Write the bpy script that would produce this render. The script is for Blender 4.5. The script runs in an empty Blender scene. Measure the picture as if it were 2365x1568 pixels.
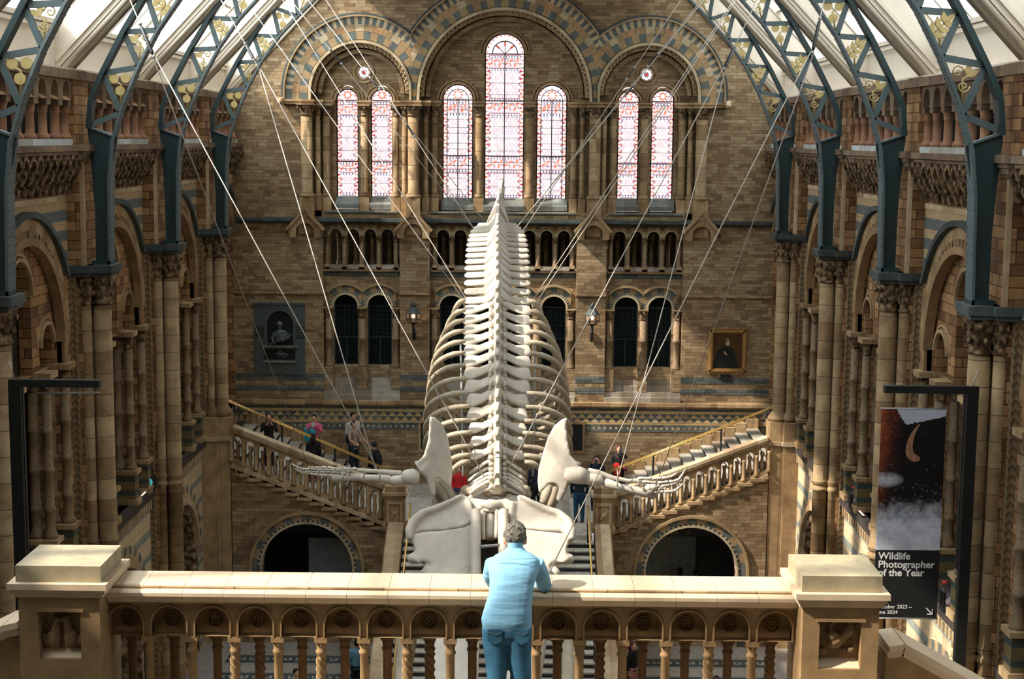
import bpy, bmesh, math, random
from mathutils import Vector, Matrix
from mathutils.geometry import tessellate_polygon
random.seed(7)
C = bpy.context.scene.collection
PI = math.pi

# ------------------------------------------------------------------ camera
IMW, IMH, FPX = 2365, 1568, 3487.0
YAW, PITCH, ROLL, CAMX = -0.002665, 0.13252, 0.008936, 0.4514
def cam_axes():
    cy, sy, cp, sp = math.cos(YAW), math.sin(YAW), math.cos(PITCH), math.sin(PITCH)
    f = Vector((sy*cp, cy*cp, -sp)); r = Vector((cy, -sy, 0)); u = r.cross(f)
    cr, sr = math.cos(ROLL), math.sin(ROLL)
    return cr*r+sr*u, -sr*r+cr*u, f
AX_R, AX_U, AX_F = cam_axes()
camd = bpy.data.cameras.new('camera'); cam = bpy.data.objects.new('camera', camd); C.objects.link(cam)
cam.matrix_world = Matrix(((AX_R.x, AX_U.x, -AX_F.x, CAMX), (AX_R.y, AX_U.y, -AX_F.y, 0),
                           (AX_R.z, AX_U.z, -AX_F.z, 0), (0, 0, 0, 1)))
camd.sensor_fit = 'HORIZONTAL'; camd.sensor_width = 36; camd.lens = 36*FPX/IMW
camd.clip_start = 0.1; camd.clip_end = 300
bpy.context.scene.camera = cam
def U(px, py, Y):
    "the point of the hall that lies at distance Y down the nave under a pixel of the photograph"
    d = AX_F + AX_R*((px-IMW/2)/FPX) - AX_U*((py-IMH/2)/FPX)
    return Vector((CAMX, 0, 0)) + d*(Y/d.y)

# ------------------------------------------------------------------ sky, sun, exposure
sc = bpy.context.scene
sc.view_settings.view_transform = 'Standard'; sc.view_settings.look = 'None'
sc.view_settings.gamma = 1; sc.view_settings.exposure = 0.0; sc.view_settings.use_curve_mapping = False
W = bpy.data.worlds.new('sky'); sc.world = W; W.use_nodes = True
nt = W.node_tree; bg = nt.nodes['Background']
bg.inputs[0].default_value = (0.93, 0.98, 1.0, 1)
tc = nt.nodes.new('ShaderNodeTexCoord'); dp = nt.nodes.new('ShaderNodeVectorMath'); dp.operation = 'DOT_PRODUCT'
nt.links.new(tc.outputs['Generated'], dp.inputs[0]); dp.inputs[1].default_value = Vector((-1.0, -0.2, 0.9)).normalized()
mr = nt.nodes.new('ShaderNodeMapRange'); nt.links.new(dp.outputs['Value'], mr.inputs[0])       # hazy sky, brighter on the sun's side
mr.inputs[1].default_value = -0.2; mr.inputs[2].default_value = 1.0; mr.inputs[3].default_value = 2.7; mr.inputs[4].default_value = 10.0
nt.links.new(mr.outputs[0], bg.inputs[1])
sund = bpy.data.lights.new('sun', 'SUN'); sun = bpy.data.objects.new('sun', sund); C.objects.link(sun)
sund.energy = 12; sund.angle = math.radians(1.2); sund.color = (1.0, 0.86, 0.72)
sun.location = (-30, -10, 30)
sun.rotation_euler = Vector((1.0, 0.30, -1.0)).to_track_quat('-Z', 'Y').to_euler()
sc.cycles.max_bounces = 6; sc.cycles.diffuse_bounces = 4; sc.cycles.transparent_max_bounces = 12
sc.cycles.use_denoising = True

# ------------------------------------------------------------------ mesh helpers
class MB:
    def __init__(s): s.v = []; s.f = []; s.m = []; s.s = []
    def add(s, vs, fs, mi=0, sm=False):
        o = len(s.v); s.v += [tuple(p) for p in vs]
        for k, q in enumerate(fs):
            s.f.append([i+o for i in q]); s.m.append(mi[k] if isinstance(mi, list) else mi); s.s.append(sm)
        return s
    def box(s, x0, x1, y0, y1, z0, z1, mi=0, T=None):
        vs = [(x, y, z) for z in (z0, z1) for y in (y0, y1) for x in (x0, x1)]
        if T: vs = [T(*p) for p in vs]
        return s.add(vs, [(0, 2, 3, 1), (4, 5, 7, 6), (0, 1, 5, 4), (2, 6, 7, 3), (0, 4, 6, 2), (1, 3, 7, 5)], mi)
    def prism(s, poly, w0, w1, T, mi=0):
        n = len(poly)
        vs = [T(u, v, w0) for u, v in poly]+[T(u, v, w1) for u, v in poly]
        tri = tessellate_polygon([[Vector((u, v, 0)) for u, v in poly]])
        fs = [tuple(t) for t in tri]+[tuple(i+n for i in reversed(t)) for t in tri]+[(i, (i+1) % n, (i+1) % n+n, i+n) for i in range(n)]
        return s.add(vs, fs, mi)
    def holed(s, outline, holes, w0, w1, T, mi=0, mside=None):
        loops = [outline]+holes
        flat = [p for l in loops for p in l]; n = len(flat)
        tri = tessellate_polygon([[Vector((u, v, 0)) for u, v in l] for l in loops])
        vs = [T(u, v, w0) for u, v in flat]+[T(u, v, w1) for u, v in flat]
        s.add(vs, [tuple(t) for t in tri]+[tuple(i+n for i in reversed(t)) for t in tri], mi)
        for l in loops:
            k = len(l); vs = [T(u, v, w0) for u, v in l]+[T(u, v, w1) for u, v in l]
            s.add(vs, [(i, (i+1) % k, (i+1) % k+k, i+k) for i in range(k)], mi if mside is None else mside)
        return s
    def lathe(s, prof, cx, cy, seg=14, mi=0, sm=True, a0=0.0):
        vs = []
        for r, z in prof:
            for k in range(seg):
                a = 2*PI*k/seg+a0; vs.append((cx+r*math.cos(a), cy+r*math.sin(a), z))
        fs = []
        for j in range(len(prof)-1):
            for k in range(seg):
                a = j*seg+k; b = j*seg+(k+1) % seg; fs.append((a, b, b+seg, a+seg))
        s.add(vs, fs, mi, sm)
        o = len(s.v)-len(vs)
        s.f.append([o+k for k in reversed(range(seg))]); s.m.append(mi); s.s.append(False)
        s.f.append([o+(len(prof)-1)*seg+k for k in range(seg)]); s.m.append(mi); s.s.append(False)
        return s
    def tube(s, pts, r, seg=8, mi=0, sm=True, flat=1.0, up=None):
        pts = [Vector(p) for p in pts]; n = len(pts)
        rr = r if isinstance(r, (list, tuple)) else [r]*n
        T = [(pts[min(i+1, n-1)]-pts[max(i-1, 0)]).normalized() for i in range(n)]
        N = Vector(up) if up else (Vector((0, 0, 1)) if abs(T[0].z) < .9 else Vector((1, 0, 0)))
        vs = []
        for i in range(n):
            N = (N-T[i]*N.dot(T[i]))
            if N.length < 1e-6: N = T[i].orthogonal()
            N.normalize(); B = T[i].cross(N)
            for k in range(seg):
                a = 2*PI*k/seg; vs.append(pts[i]+N*(math.cos(a)*rr[i]*flat)+B*(math.sin(a)*rr[i]))
        fs = [(j*seg+k, j*seg+(k+1) % seg, (j+1)*seg+(k+1) % seg, (j+1)*seg+k) for j in range(n-1) for k in range(seg)]
        fs += [tuple(reversed(range(seg))), tuple((n-1)*seg+k for k in range(seg))]
        return s.add(vs, fs, mi, sm)
    def bar(s, a, b, wu, wv, up=(0, 0, 1), mi=0):
        a = Vector(a); b = Vector(b); t = (b-a).normalized(); n = Vector(up); n = n-t*n.dot(t)
        if n.length < 1e-6: n = t.orthogonal()
        n.normalize(); q = t.cross(n)
        vs = [p+n*(i*wu/2)+q*(j*wv/2) for p in (a, b) for i, j in ((-1, -1), (1, -1), (1, 1), (-1, 1))]
        return s.add(vs, [(3, 2, 1, 0), (4, 5, 6, 7), (0, 1, 5, 4), (1, 2, 6, 5), (2, 3, 7, 6), (3, 0, 4, 7)], mi)
    def ball(s, c, rx, ry=None, rz=None, seg=10, mi=0, R=None):
        ry = rx if ry is None else ry; rz = rx if rz is None else rz; c = Vector(c); rows = max(4, seg//2+1)
        vs = []
        for j in range(rows+1):
            t = PI*j/rows
            for k in range(seg):
                a = 2*PI*k/seg; p = Vector((rx*math.sin(t)*math.cos(a), ry*math.sin(t)*math.sin(a), rz*math.cos(t)))
                if R: p = R @ p
                vs.append(c+p)
        return s.add(vs, [(j*seg+k, (j+1)*seg+k, (j+1)*seg+(k+1) % seg, j*seg+(k+1) % seg) for j in range(rows) for k in range(seg)], mi, True)
    def ring(s, cu, cv, r0, r1, w0, w1, T, a0=0.0, a1=PI, n=24, mats=(0,), clip=None, gap=0.0):
        "voussoirs: an arch ring cut into n blocks, alternating materials; clip=(pu,pv,nu,nv) keeps one side"
        for i in range(n):
            b0 = a0+(a1-a0)*(i+gap)/n; b1 = a0+(a1-a0)*(i+1-gap)/n; k = max(1, int(round((b1-b0)/0.09)))
            poly = [(cu+r0*math.cos(b0+(b1-b0)*j/k), cv+r0*math.sin(b0+(b1-b0)*j/k)) for j in range(k+1)]
            poly += [(cu+r1*math.cos(b1+(b0-b1)*j/k), cv+r1*math.sin(b1+(b0-b1)*j/k)) for j in range(k+1)]
            if clip:
                cl = clip if isinstance(clip, list) else [clip]
                for c in cl: poly = clip_poly(poly, *c)
            if len(poly) > 2: s.prism(poly, w0, w1, T, mats[i % len(mats)])
        return s
    def loft(s, rings, mi=0, sm=True, close=True):
        n = len(rings[0]); vs = [p for r in rings for p in r]
        fs = [(j*n+k, j*n+(k+1) % n, (j+1)*n+(k+1) % n, (j+1)*n+k) for j in range(len(rings)-1) for k in range(n)]
        if close: fs += [tuple(reversed(range(n))), tuple((len(rings)-1)*n+k for k in range(n))]
        return s.add(vs, fs, mi, sm)
    def mesh(s, name, mats):
        me = bpy.data.meshes.new(name); me.from_pydata(s.v, [], s.f)
        for m in mats: me.materials.append(m)
        me.polygons.foreach_set('material_index', s.m); me.polygons.foreach_set('use_smooth', s.s)
        bm = bmesh.new(); bm.from_mesh(me); bmesh.ops.recalc_face_normals(bm, faces=bm.faces); bm.to_mesh(me); bm.free()
        me.update(); return me
    def build(s, name, mats, parent=None, **kw):
        if not isinstance(mats, (list, tuple)): mats = [mats]
        o = bpy.data.objects.new(name, s.mesh(name, mats)); C.objects.link(o)
        if parent: place_child(o, parent)
        tag(o, **kw); return o
def clip_poly(poly, pu, pv, nu, nv):
    out = []
    for i in range(len(poly)):
        a = poly[i]; b = poly[(i+1) % len(poly)]
        da = (a[0]-pu)*nu+(a[1]-pv)*nv; db = (b[0]-pu)*nu+(b[1]-pv)*nv
        if da >= 0: out.append(a)
        if (da >= 0) != (db >= 0):
            t = da/(da-db); out.append((a[0]+(b[0]-a[0])*t, a[1]+(b[1]-a[1])*t))
    return out
def place_child(o, parent):
    "parent, keeping mesh coordinates as written in hall coordinates"
    o.parent = parent; o.matrix_parent_inverse = world_of(parent).inverted()
def world_of(o):
    return o.matrix_basis.copy() if o.parent is None else world_of(o.parent) @ o.matrix_parent_inverse @ o.matrix_basis
def tag(o, label=None, cat=None, group=None, kind=None):
    if label: o['label'] = label
    if cat: o['category'] = cat
    if group: o['group'] = group
    if kind: o['kind'] = kind
    return o
def thing(name, loc=(0, 0, 0), label=None, cat=None, group=None, kind=None):
    o = bpy.data.objects.new(name, None); C.objects.link(o); o.location = loc; o.empty_display_size = .2
    return tag(o, label, cat, group, kind)
def dup_tree(o, parent=None, shift=(0, 0, 0), mirror=False):
    c = o.copy(); C.objects.link(c)
    if parent: c.parent = parent
    else:
        c.location = o.location+Vector(shift)
    for ch in o.children: dup_tree(ch, c)
    return c
def arch(cu, hw, v0, vs, n=14, r=None):
    "outline of a round-headed opening: centre cu, half width hw, foot v0, springing vs"
    r = hw if r is None else r
    return [(cu-hw, v0), (cu+hw, v0)]+[(cu+hw*math.cos(PI*i/n), vs+r*math.sin(PI*i/n)) for i in range(n+1)]
def rect(a, b, c, d): return [(a, c), (b, c), (b, d), (a, d)]
def circ(cu, cv, r, n=20): return [(cu+r*math.cos(2*PI*i/n), cv+r*math.sin(2*PI*i/n)) for i in range(n)]
def fused(name, mb, mat, parent=None, voxel=.02, smooth=4, **kw):
    "one continuous rounded surface grown over overlapping shapes"
    o = bpy.data.objects.new(name, mb.mesh(name, [mat])); C.objects.link(o)
    r = o.modifiers.new('r', 'REMESH'); r.mode = 'VOXEL'; r.voxel_size = voxel; r.use_smooth_shade = True
    if smooth:
        q = o.modifiers.new('s', 'SMOOTH'); q.iterations = smooth; q.factor = .5
    dg = bpy.context.evaluated_depsgraph_get(); me = bpy.data.meshes.new_from_object(o.evaluated_get(dg))
    o.modifiers.clear(); o.data = me; me.name = name
    if not me.materials: me.materials.append(mat)
    for p in me.polygons: p.use_smooth = True
    if parent: place_child(o, parent)
    tag(o, **kw); return o
# ------------------------------------------------------------------ materials
def hexc(r, g, b):
    f = lambda c: (c/255/12.92) if c/255 <= .04045 else ((c/255+.055)/1.055)**2.4
    return (f(r), f(g), f(b), 1)
def newmat(name, rough=.8):
    m = bpy.data.materials.new(name); m.use_nodes = True; nt = m.node_tree
    b = nt.nodes['Principled BSDF']; b.inputs['Roughness'].default_value = rough
    b.inputs['Specular IOR Level'].default_value = .3
    return m, nt, b
def mth(nt, op, a, b=None, c=None):
    n = nt.nodes.new('ShaderNodeMath'); n.operation = op
    for i, x in enumerate((a, b, c)):
        if x is None: continue
        if isinstance(x, (int, float)): n.inputs[i].default_value = x
        else: nt.links.new(x, n.inputs[i])
    return n.outputs[0]
def mix(nt, f, a, b, blend='MIX'):
    n = nt.nodes.new('ShaderNodeMix'); n.data_type = 'RGBA'; n.blend_type = blend
    for k, x in ((0, f), (6, a), (7, b)):
        if isinstance(x, (int, float)): n.inputs[k].default_value = x
        elif isinstance(x, tuple): n.inputs[k].default_value = x
        else: nt.links.new(x, n.inputs[k])
    return n.outputs[2]
def uvw(nt):
    "position in the hall: x or y (whichever runs along the face) and height"
    g = nt.nodes.new('ShaderNodeNewGeometry'); s = nt.nodes.new('ShaderNodeSeparateXYZ'); nt.links.new(g.outputs['Position'], s.inputs[0])
    q = nt.nodes.new('ShaderNodeSeparateXYZ'); nt.links.new(g.outputs['True Normal'], q.inputs[0])
    isx = mth(nt, 'GREATER_THAN', mth(nt, 'ABSOLUTE', q.outputs[0]), .71)
    isz = mth(nt, 'GREATER_THAN', mth(nt, 'ABSOLUTE', q.outputs[2]), .75)
    u = mth(nt, 'ADD', mth(nt, 'MULTIPLY', s.outputs[0], mth(nt, 'SUBTRACT', 1, isx)), mth(nt, 'MULTIPLY', s.outputs[1], isx))
    v = mth(nt, 'ADD', mth(nt, 'MULTIPLY', s.outputs[2], mth(nt, 'SUBTRACT', 1, isz)), mth(nt, 'MULTIPLY', s.outputs[1], isz))
    c = nt.nodes.new('ShaderNodeCombineXYZ'); nt.links.new(u, c.inputs[0]); nt.links.new(v, c.inputs[1])
    return g.outputs['Position'], s, u, v, c.outputs[0]
def noise(nt, vec, scale, detail=3, rough=.6):
    n = nt.nodes.new('ShaderNodeTexNoise'); n.inputs['Scale'].default_value = scale; n.inputs['Detail'].default_value = detail
    n.inputs['Roughness'].default_value = rough
    if vec is not None: nt.links.new(vec, n.inputs['Vector'])
    return n.outputs[0]
def ramp(nt, f, stops, interp='LINEAR'):
    r = nt.nodes.new('ShaderNodeValToRGB'); nt.links.new(f, r.inputs[0]); r.color_ramp.interpolation = interp
    e = r.color_ramp.elements
    while len(e) < len(stops): e.new(.5)
    for k, (p, c) in enumerate(stops): e[k].position = p; e[k].color = c
    return r.outputs[0]
def bump(nt, b, h, strength=.4, dist=.02):
    n = nt.nodes.new('ShaderNodeBump'); n.inputs['Strength'].default_value = strength; n.inputs['Distance'].default_value = dist
    nt.links.new(h, n.inputs['Height']); nt.links.new(n.outputs[0], b.inputs['Normal'])
def brick(name, stops, mortar, bw=.42, bh=.145, ms=.007):
    "terracotta blocks, each block with its own colour"
    m, nt, b = newmat(name, .85); P, s, u, v, vec = uvw(nt)
    t = nt.nodes.new('ShaderNodeTexBrick'); nt.links.new(vec, t.inputs['Vector'])
    t.inputs['Color1'].default_value = (0, 0, 0, 1); t.inputs['Color2'].default_value = (1, 1, 1, 1); t.inputs['Mortar'].default_value = (.5, .5, .5, 1)
    t.inputs['Scale'].default_value = 1; t.inputs['Mortar Size'].default_value = ms; t.inputs['Mortar Smooth'].default_value = .3
    t.inputs['Brick Width'].default_value = bw; t.inputs['Row Height'].default_value = bh; t.squash = .7; t.squash_frequency = 3
    big = noise(nt, P, .45, 2); fac = mth(nt, 'ADD', mth(nt, 'MULTIPLY', t.outputs[0], .7), mth(nt, 'MULTIPLY', mth(nt, 'SUBTRACT', big, .35), .75))
    col = ramp(nt, fac, stops)
    col = mix(nt, .5, col, ramp(nt, noise(nt, P, 9, 5), [(.3, (.45, .45, .45, 1)), (.75, (1.2, 1.2, 1.2, 1))]), 'MULTIPLY')
    col = mix(nt, t.outputs[1], col, mortar); nt.links.new(col, b.inputs['Base Color'])
    bump(nt, b, mth(nt, 'SUBTRACT', mth(nt, 'MULTIPLY', noise(nt, P, 14), .3), t.outputs[1]), .5, .015)
    return m
def stone(name, c1, c2, joint=0.0, jw=.02, scale=3.0, bumpy=.25, drum=False, rough=.8):
    m, nt, b = newmat(name, rough); P, s, u, v, vec = uvw(nt)
    col = ramp(nt, noise(nt, P, scale, 5), [(.3, c1), (.7, c2)])
    h = noise(nt, P, scale*6, 4)
    if joint:
        zz = s.outputs[2] if drum else u
        fl = mth(nt, 'FLOOR', mth(nt, 'DIVIDE', zz, joint)); fr = mth(nt, 'SUBTRACT', mth(nt, 'DIVIDE', zz, joint), fl)
        wn = nt.nodes.new('ShaderNodeTexWhiteNoise'); wn.noise_dimensions = '2D'
        cc = nt.nodes.new('ShaderNodeCombineXYZ'); nt.links.new(fl, cc.inputs[0])
        oi = nt.nodes.new('ShaderNodeObjectInfo'); nt.links.new(mth(nt, 'ADD', mth(nt, 'FLOOR', mth(nt, 'DIVIDE', s.outputs[1], 3.2)), mth(nt, 'FLOOR', mth(nt, 'DIVIDE', s.outputs[0], 1.0))), cc.inputs[1])
        nt.links.new(cc.outputs[0], wn.inputs[0])
        col = mix(nt, .75, col, ramp(nt, wn.outputs[0], [(0, (.55, .45, .36, 1)), (.5, (.95, .95, .93, 1)), (1, (1.25, 1.3, 1.32, 1))]), 'MULTIPLY')
        line = mth(nt, 'LESS_THAN', fr, jw/joint); col = mix(nt, mth(nt, 'MULTIPLY', line, .7), col, (.02, .015, .01, 1))
    nt.links.new(col, b.inputs['Base Color']); bump(nt, b, h, bumpy, .02)
    return m
def carved(name, c1, c2, scale=9, depth=.05):
    m, nt, b = newmat(name, .85); P, s, u, v, vec = uvw(nt)
    t = nt.nodes.new('ShaderNodeTexVoronoi'); t.feature = 'SMOOTH_F1'; nt.links.new(P, t.inputs['Vector']); t.inputs['Scale'].default_value = scale
    nt.links.new(ramp(nt, t.outputs[0], [(.05, c2), (.55, c1)]), b.inputs['Base Color']); bump(nt, b, mth(nt, 'SUBTRACT', 1, t.outputs[0]), 1, depth)
    return m
def plain(name, col, rough=.6, metal=0.0, amp=.25, scale=6, spec=.4):
    m, nt, b = newmat(name, rough); b.inputs['Metallic'].default_value = metal; b.inputs['Specular IOR Level'].default_value = spec
    g = nt.nodes.new('ShaderNodeNewGeometry')
    k = ramp(nt, noise(nt, g.outputs['Position'], scale, 4), [(.3, tuple(c*(1-amp) for c in col[:3])+(1,)), (.7, tuple(min(1, c*(1+amp)) for c in col[:3])+(1,))])
    nt.links.new(k, b.inputs['Base Color']); return m
def emis(name, col, strength):
    m = bpy.data.materials.new(name); m.use_nodes = True; nt = m.node_tree; nt.nodes.clear()
    e = nt.nodes.new('ShaderNodeEmission'); e.inputs[0].default_value = col; e.inputs[1].default_value = strength
    o = nt.nodes.new('ShaderNodeOutputMaterial'); nt.links.new(e.outputs[0], o.inputs[0]); return m
def H(r, g, b): return hexc(r, g, b)
DK = H(48, 34, 22)
M = {}
M['wall'] = brick('terracotta_blocks', [(.0, H(110, 90, 66)), (.3, H(136, 113, 84)), (.55, H(152, 130, 98)), (.8, H(166, 147, 114)), (1, H(182, 166, 136))], H(88, 70, 50), .36, .11, .0045)
M['wallside'] = brick('brown_terracotta_blocks', [(.0, H(92, 64, 42)), (.35, H(140, 104, 68)), (.7, H(168, 130, 88)), (1, H(186, 152, 112))], H(58, 42, 28), .5, .2, .009)
M['stone'] = stone('buff_stone', H(132, 108, 78), H(176, 150, 112), .6, .012)
M['pale'] = stone('pale_stone', H(158, 138, 108), H(192, 172, 140), .7, .012)
M['col'] = stone('column_drums', H(116, 95, 68), H(156, 133, 98), .46, .018, drum=True)
M['shaft'] = stone('patterned_shaft', H(118, 98, 74), H(158, 138, 108), 0, scale=14, bumpy=.8)
M['redcol'] = stone('reddish_shaft', H(122, 88, 68), H(158, 118, 90), 0)
M['brown'] = stone('brown_stone', H(98, 82, 66), H(132, 112, 90), .9, .01)  # gallery stone darkened, its unlit tone put into the colour
M['paleledge'] = stone('pale_blue_ledge', H(150, 158, 156), H(186, 190, 186), .9, .01)
def vous(name, c):
    m, nt, b = newmat(name, .85); P, s, u, v, vec = uvw(nt); col = ramp(nt, noise(nt, P, 1.6, 1), [(.3, tuple(x*.75 for x in c[:3])+(1,)), (.7, tuple(x*1.2 for x in c[:3])+(1,))]); col = mix(nt, .4, col, ramp(nt, noise(nt, P, 9, 4), [(.3, (.5, .5, .5, 1)), (.7, (1.2, 1.2, 1.2, 1))]), 'MULTIPLY'); nt.links.new(col, b.inputs['Base Color']); return m
M['vtan'] = vous('tan_voussoir', H(158, 134, 98)); M['vgrey'] = vous('blue_grey_voussoir', H(96, 103, 100)); M['vpale'] = vous('cream_voussoir', H(184, 168, 136)); M['vdark'] = vous('dark_voussoir', H(70, 80, 80)); M['vbrown'] = vous('brown_voussoir', H(138, 112, 80)); M['vpeach'] = vous('peach_voussoir', H(166, 132, 96))
M['carved'] = carved('carved_foliage', H(74, 56, 38), H(158, 134, 100), 9, .06)
M['soffit'] = carved('carved_soffit', H(84, 62, 40), H(206, 184, 148), 6, .08)
M['grey'] = brick('blue_grey_blocks', [(0, H(70, 77, 76)), (.5, H(96, 102, 98)), (1, H(120, 124, 118))], H(52, 52, 48), .5, .2)
M['greyst'] = stone('grey_stone', H(92, 98, 94), H(124, 128, 122), .8, .012)
M['dkgrey'] = stone('dark_slate_moulding', H(52, 60, 58), H(78, 86, 84), .9, .01)
M['step'] = stone('step_stone', H(140, 134, 122), H(172, 166, 152), 1.1, .012)
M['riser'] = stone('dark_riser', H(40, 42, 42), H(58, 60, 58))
M['darkglass'] = plain('dark_leaded_glass', (.006, .011, .011, 1), .7, 0, .3, 8, .1)
M['spanblock'] = plain('tan_tile', H(176, 150, 104), .8, 0, .25, 6)
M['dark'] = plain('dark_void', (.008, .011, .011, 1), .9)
M['darkwall'] = brick('shaded_passage_blocks', [(0, H(58, 46, 34)), (1, H(96, 78, 58))], H(50, 38, 26))  # wall blocks darkened, putting the passages' shade into the colour
M['iron'] = plain('blue_green_iron', H(76, 90, 91), .5, 0, .12, 4)
M['ironweb'] = plain('dark_green_iron', H(34, 54, 55), .5, 0, .15, 3)
M['gold'] = plain('gilt', H(186, 166, 108), .5, .0, .15, 5)
M['white'] = plain('cream_paint', H(208, 198, 180), .7, 0, .04, 2)
M['panel'] = plain('ceiling_panel', H(150, 138, 112), .8, 0, .2, 2)
M['bone'] = plain('bone', H(188, 180, 164), .65, 0, .12, 5)
M['bonedk'] = plain('darker_bone', H(158, 146, 124), .65, 0, .2, 4)
M['brass'] = plain('brass', H(206, 170, 96), .35, .7, .1, 6)
M['black'] = plain('black_metal', H(24, 28, 28), .45, 0, .2, 6)
M['rope'] = plain('steel_cable', H(160, 152, 138), .5, .0, .2, 30)
M['rock'] = plain('grey_relief', H(70, 80, 78), .7, 0, .2, 8)
M['bronze'] = plain('dark_bronze', H(84, 96, 94), .4, .3, .3, 12)
M['parapet'] = plain('dark_parapet', H(62, 56, 52), .6, 0, .2, 5)
def striped(name, a, b, per, duty, off=0.0):
    m, nt, bs = newmat(name, .85); P, s, u, v, vec = uvw(nt)
    f = mth(nt, 'FRACT', mth(nt, 'DIVIDE', mth(nt, 'ADD', s.outputs[2], off+40), per)); k = mth(nt, 'LESS_THAN', f, duty)
    col = mix(nt, k, a, b); col = mix(nt, .4, col, ramp(nt, noise(nt, P, 5, 5), [(.3, (.5, .5, .5, 1)), (.7, (1.2, 1.2, 1.2, 1))]), 'MULTIPLY')
    jt = nt.nodes.new('ShaderNodeTexBrick'); nt.links.new(vec, jt.inputs['Vector']); jt.inputs['Scale'].default_value = 1
    jt.inputs['Brick Width'].default_value = .8; jt.inputs['Row Height'].default_value = per*duty; jt.inputs['Mortar Size'].default_value = .008
    col = mix(nt, mth(nt, 'MULTIPLY', jt.outputs[1], .35), col, (.05, .04, .03, 1)); nt.links.new(col, bs.inputs['Base Color']); return m
M['spandrel'] = striped('banded_spandrel', H(204, 182, 146), H(136, 142, 134), .62, .3)
M['upspandrel'] = striped('grey_tile_bands', H(168, 144, 108), H(94, 100, 98), .42, .55)
M['plinth'] = striped('tiled_plinth', H(120, 104, 68), H(66, 78, 74), .34, .35)
m, nt, b = newmat('skylight_glass', .1)
tr = nt.nodes.new('ShaderNodeBsdfTransparent'); gl = nt.nodes.new('ShaderNodeBsdfGlossy'); gl.inputs['Roughness'].default_value = .15
tr.inputs[0].default_value = (.97, .98, 1, 1)
ms = nt.nodes.new('ShaderNodeMixShader'); ms.inputs[0].default_value = .06; nt.links.new(tr.outputs[0], ms.inputs[1]); nt.links.new(gl.outputs[0], ms.inputs[2])
nt.links.new(ms.outputs[0], nt.nodes['Material Output'].inputs[0]); M['glass'] = m
# zigzag-carved pilaster
m, nt, b = newmat('zigzag_pilaster', .85); P, s, u, v, vec = uvw(nt)
zz = mth(nt, 'PINGPONG', mth(nt, 'MULTIPLY', u, 1.0), .12); k = mth(nt, 'FRACT', mth(nt, 'DIVIDE', mth(nt, 'ADD', s.outputs[2], zz), .16))
nt.links.new(ramp(nt, k, [(0, H(92, 76, 56)), (.45, H(152, 134, 104)), (1, H(108, 90, 66))]), b.inputs['Base Color']); bump(nt, b, k, .8, .04); M['zigzag'] = m
# ------------------------------------------------------------------ the far wall
YW = 50.0
def TF(u, v, w): return (u, YW-w, v)
FLOOR = -15.3
def S(sx): return lambda u, v, w: (sx*u, YW-w, v)
wall = MB()
out = [(-9.5, -12.1), (9.5, -12.1), (9.5, 1.2), (0, 11.0), (-9.5, 1.2)]
holes = []
SC, SR, SZ = 4.72, 1.63, 1.42
holes += [arch(-SC, SR, -2.42, SZ, 24), arch(SC, SR, -2.42, SZ, 24), arch(0, 2.8, -2.42, 1.33, 36)]
holes += [rect(-5.98, -3.43, -8.74, -2.82), rect(-2.44, 2.44, -8.74, -2.82), rect(3.43, 5.98, -8.74, -2.82)]
wall.holed(out, holes, 0, -.5, TF)
wall_far = wall.build('wall_far', M['wall'], kind='structure')
WF = wall_far
# patterned bands on the wall
b = MB()
for x0, x1 in ((-9.5, -5.98), (-3.43, -2.44), (2.44, 3.43), (5.98, 9.5)):
    for z0, z1 in ((-8.1, -7.89), (-8.47, -8.29)): b.box(x0, x1, YW-.012, YW+.02, z0, z1)
b.build('dark_course', M['grey'], WF)
# upper arch rings
mats = [M['vtan'], M['vgrey'], M['vpale'], M['vdark'], M['vpeach']]
def tri_rings(cu, cz, r, wd, clip, name, n1, n2, n3):
    b = MB()
    b.ring(cu, cz, r-.02, r+.07, -.1, .09, TF, n=30, mats=(2,), clip=clip)
    b.ring(cu, cz, r+.1, r+.36, -.1, .03, TF, n=n1, mats=(0, 1), clip=clip)
    b.ring(cu, cz, r+.36, r+.58, -.1, .035, TF, n=n2, mats=(4, 0, 2, 0), clip=clip, gap=.02)
    b.ring(cu, cz, r+.58, r+.83, -.1, .03, TF, n=n3, mats=(1, 2), clip=clip, gap=.02)
    b.ring(cu, cz, r+.83, r+.88, -.1, .14, TF, n=40, mats=(0,), clip=clip)
    b.ring(cu, cz, r+.88, r+.95, -.1, .08, TF, n=40, mats=(3,), clip=clip)
    # stilts down to the impost
    for s in (-1, 1):
        for ra, rb, mi, w in ((r-.02, r+.07, 2, .09), (r+.1, r+.36, 1, .03), (r+.36, r+.58, 0, .035), (r+.58, r+.83, 1, .03), (r+.83, r+.88, 0, .14), (r+.88, r+.95, 3, .08)):
            p = rect(min(s*ra, s*rb)+cu, max(s*ra, s*rb)+cu, 1.2, cz)
            for c in (clip if isinstance(clip, list) else [clip]): p = clip_poly(p, *c)
            if len(p) > 2: b.prism(p, -.1, w, TF, mi)
    return b.build(name, mats, WF)
VX, VZ = 3.05, 3.35
for s in (-1, 1):
    tri_rings(s*SC, SZ, SR, .1, [(s*VX, VZ, s*1.0, 0.0)], 'archivolt', 25, 21, 61)
tri_rings(0, 1.33, 2.8, .1, [(-VX, VZ, 1.0, 0.0), (VX, VZ, -1.0, 0.0)], 'archivolt', 41, 35, 95)
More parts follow.
